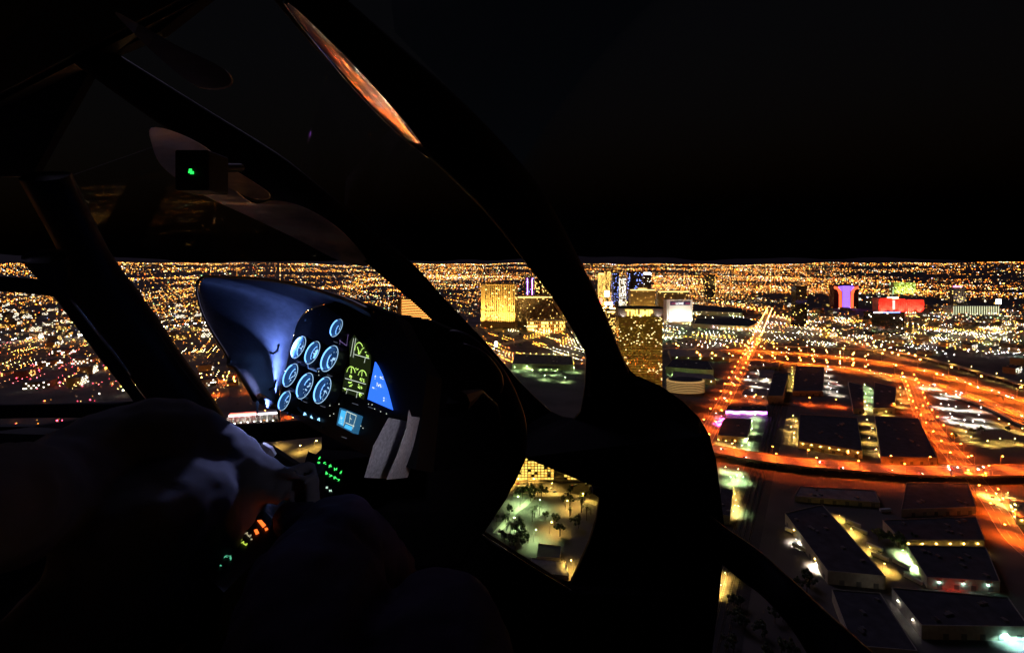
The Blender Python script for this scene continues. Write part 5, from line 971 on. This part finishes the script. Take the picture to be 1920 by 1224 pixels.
tubes = [([Z(-.80, .02, -.75), Z(-.76, .05, -.5), Z(-.72, .12, -.28), Z(-.70, .14, -.14)], [.16, .15, .14, .06]),            # trunk and neck
         ([Z(-.70, .14, -.22), C(-190, 1000, .36), C(60, 932, .52), C(205, 850, .63), C(320, 822, .67), C(425, 868, .70), wr], [.08, .062, .058, .060, .058, .048, .030]),   # right arm
         ([Z(-.74, .14, -.24), Z(-.98, .22, -.3), Z(-1.0, .42, -.48), Z(-.86, .6, -.55)], [.08, .06, .05, .035]),           # left arm
         ([Z(-.72, .05, -.74), C(250, 1120, .58), C(380, 1030, .68), C(455, 968, .76), C(500, 1010, .86), C(520, 1080, .95)], [.10, .095, .085, .07, .06, .05]),
         ([Z(-.9, .05, -.74), Z(-.92, .4, -.62), Z(-.88, .62, -.56), Z(-.85, .75, -.85), Z(-.85, .85, -1.2)], [.10, .09, .07, .06, .05]),
         ([C(200, 1010, .60), C(330, 950, .66), C(430, 925, .70), C(490, 920, .70)], [.09, .085, .06, .03]),
         ([wr, hd], [.028, .03])]
for k in range(4): a = hd + Vector((.004, .0, .026 - .017 * k)); tubes.append(([a, a + Vector((.030, .012, .003)), a + Vector((.044, -.008, -.004)), a + Vector((.030, -.022 + .002 * k, -.008))], [.0095, .009, .0085, .008]))
tubes.append(([hd + Vector((-.01, -.005, .02)), hd + Vector((.006, -.022, .034)), hd + Vector((.026, -.024, .030))], [.011, .010, .009]))
balls = [(Z(-.70, .16, .0), (.075, .095, .11)), (Z(-.70, .255, -.02), (.012, .02, .018)), (Z(-.775, .16, -.01), (.012, .02, .03)), (Z(-.625, .16, -.01), (.012, .02, .03)), (C(300, 960, .62), (.10, .12, .08))]
pil = body('person', 'pilot in a grey jacket at the left, arm reaching forward beside the panel', tubes, balls, m_jacket)
mb = MB(); mb.ball(Z(-.70, .145, .03), (.085, .10, .10), 14); mb.build('hair', mat('hair_dark', (.03, .02, .015), .7), pil)
mb = MB(); mb.tube([C(486, 838, .745), C(500, 848, .748), C(510, 858, .75)], [.010, .012, .009], 8); mb.build('cuff_band', mat('band', (.4, .35, .33), .4), pil)
tubes = [([Z(.06, -.30, -.50), Z(.06, -.24, -.66), Z(.06, -.2, -.82)], [.13, .15, .15]), ([Z(-.04, -.18, -.80), C(560, 1330, .44), C(600, 1110, .55), C(632, 1030, .62), C(700, 1075, .68), C(745, 1160, .74)], [.095, .09, .080, .068, .058, .05]),
         ([Z(.14, -.18, -.80), C(820, 1420, .42), C(818, 1235, .50), C(826, 1190, .54), C(850, 1230, .60), C(865, 1330, .66)], [.095, .09, .078, .068, .058, .05]),
         ([C(632, 1030, .62), C(560, 985, .68), C(535, 975, .72)], [.05, .035, .02])]
body('person', 'seated passenger in dark trousers, knees rising at the bottom centre', tubes, [], m_trous)
mb = MB(); mb.tube([C(602, 1000, .74), C(594, 930, .73), C(590, 880, .72)], [.012, .012, .016], 8); mb.build('control_stick', m_dark, heli)
def seat(label, x, y):
    t = thing('cabin_seat', label, 'seat', (x, y, H - 1.28)); mb = MB(); mb.box((x, y + .1, H - 1.0), (.46, .52, .14)); mb.build('seat_cushion', m_trous, t); mb = MB(); mb.box((x, y - .26, H - .62), (.46, .10, .85)); mb.build('backrest', m_trous, t)
    for s in (-.18, .18): mb = MB(); mb.box((x + s, y + .1, H - 1.17), (.04, .4, .22)); mb.build('leg', m_metal, t)
seat('dark cabin seat under the pilot', -.78, -.05); seat('dark cabin seat under the passenger', .06, -.32)

# parked trailers and cars in the near yards
def trailer(x, y, rz, label):
    t = thing('truck_trailer', label, 'trailer', G(x, y), rz, 'trailers parked in the near yards'); MB().box((0, 0, 2.6), (12.5, 2.5, 2.8)).build('box_body', mat('trailer_white', (.55, .55, .55), .5), t, True)
    mb = MB()
    for xx in (-4.6, -3.3, 4.6):
        for sd in (-1, 1): mb.tube([(xx, sd * 1.0, .5), (xx, sd * 1.25, .5)], .5, 8)
    mb.build('wheel_set', m_dark, t, True)
for i, (x, y, a) in enumerate([(1600, 985, 2.2), (1612, 998, 2.2), (1640, 1030, 2.2), (1650, 1048, 2.2), (1485, 1000, 2.2), (1500, 1030, 2.2), (1690, 1062, 2.0), (1712, 1090, 2.0), (1780, 1160, .1), (1840, 1165, .1), (1900, 1190, .1), (1525, 872, .3), (1660, 960, .1), (1740, 960, .1)]):
    trailer(x, y, a, 'white box trailer parked %s' % ('in the lit alley right of the near long warehouse' if i < 4 else 'left of the near long warehouse' if i < 6 else 'in the green-lit loading lane' if i < 8 else 'in the bottom right yard' if i < 11 else 'in the dark yard below the viaduct'))
rc = random.Random(5)
for x0, y0, x1, y1, k, lab in [(1735, 735, 1820, 790, 34, 'car parked in the white-lit car park beside the red-lit street'), (1545, 695, 1580, 740, 10, 'car parked right of the square dark roof'), (1610, 725, 1640, 770, 10, 'car parked between the two narrow dark roofs'), (1625, 785, 1645, 850, 12, 'car parked between the two large dark warehouses'), (965, 905, 1110, 925, 10, 'car parked before the yellow-lit apartment block'), (960, 694, 1080, 712, 16, 'car parked in front of the dark mall roof'), (1850, 925, 1910, 965, 12, 'car parked in the lit yard at the right edge'), (430, 702, 540, 790, 14, 'car parked on the brown lot by the white arcade')]:
    for _ in range(k):
        o = bpy.data.objects.new('parked_car', PCM[rc.randrange(4)]); COL.objects.link(o); o.location = G(rc.uniform(x0, x1), rc.uniform(y0, y1), .02); o.rotation_euler.z = R(27) + rc.choice((0, math.pi)) ; tag(o, lab, 'car', lab.replace('car parked', 'cars parked', 1))
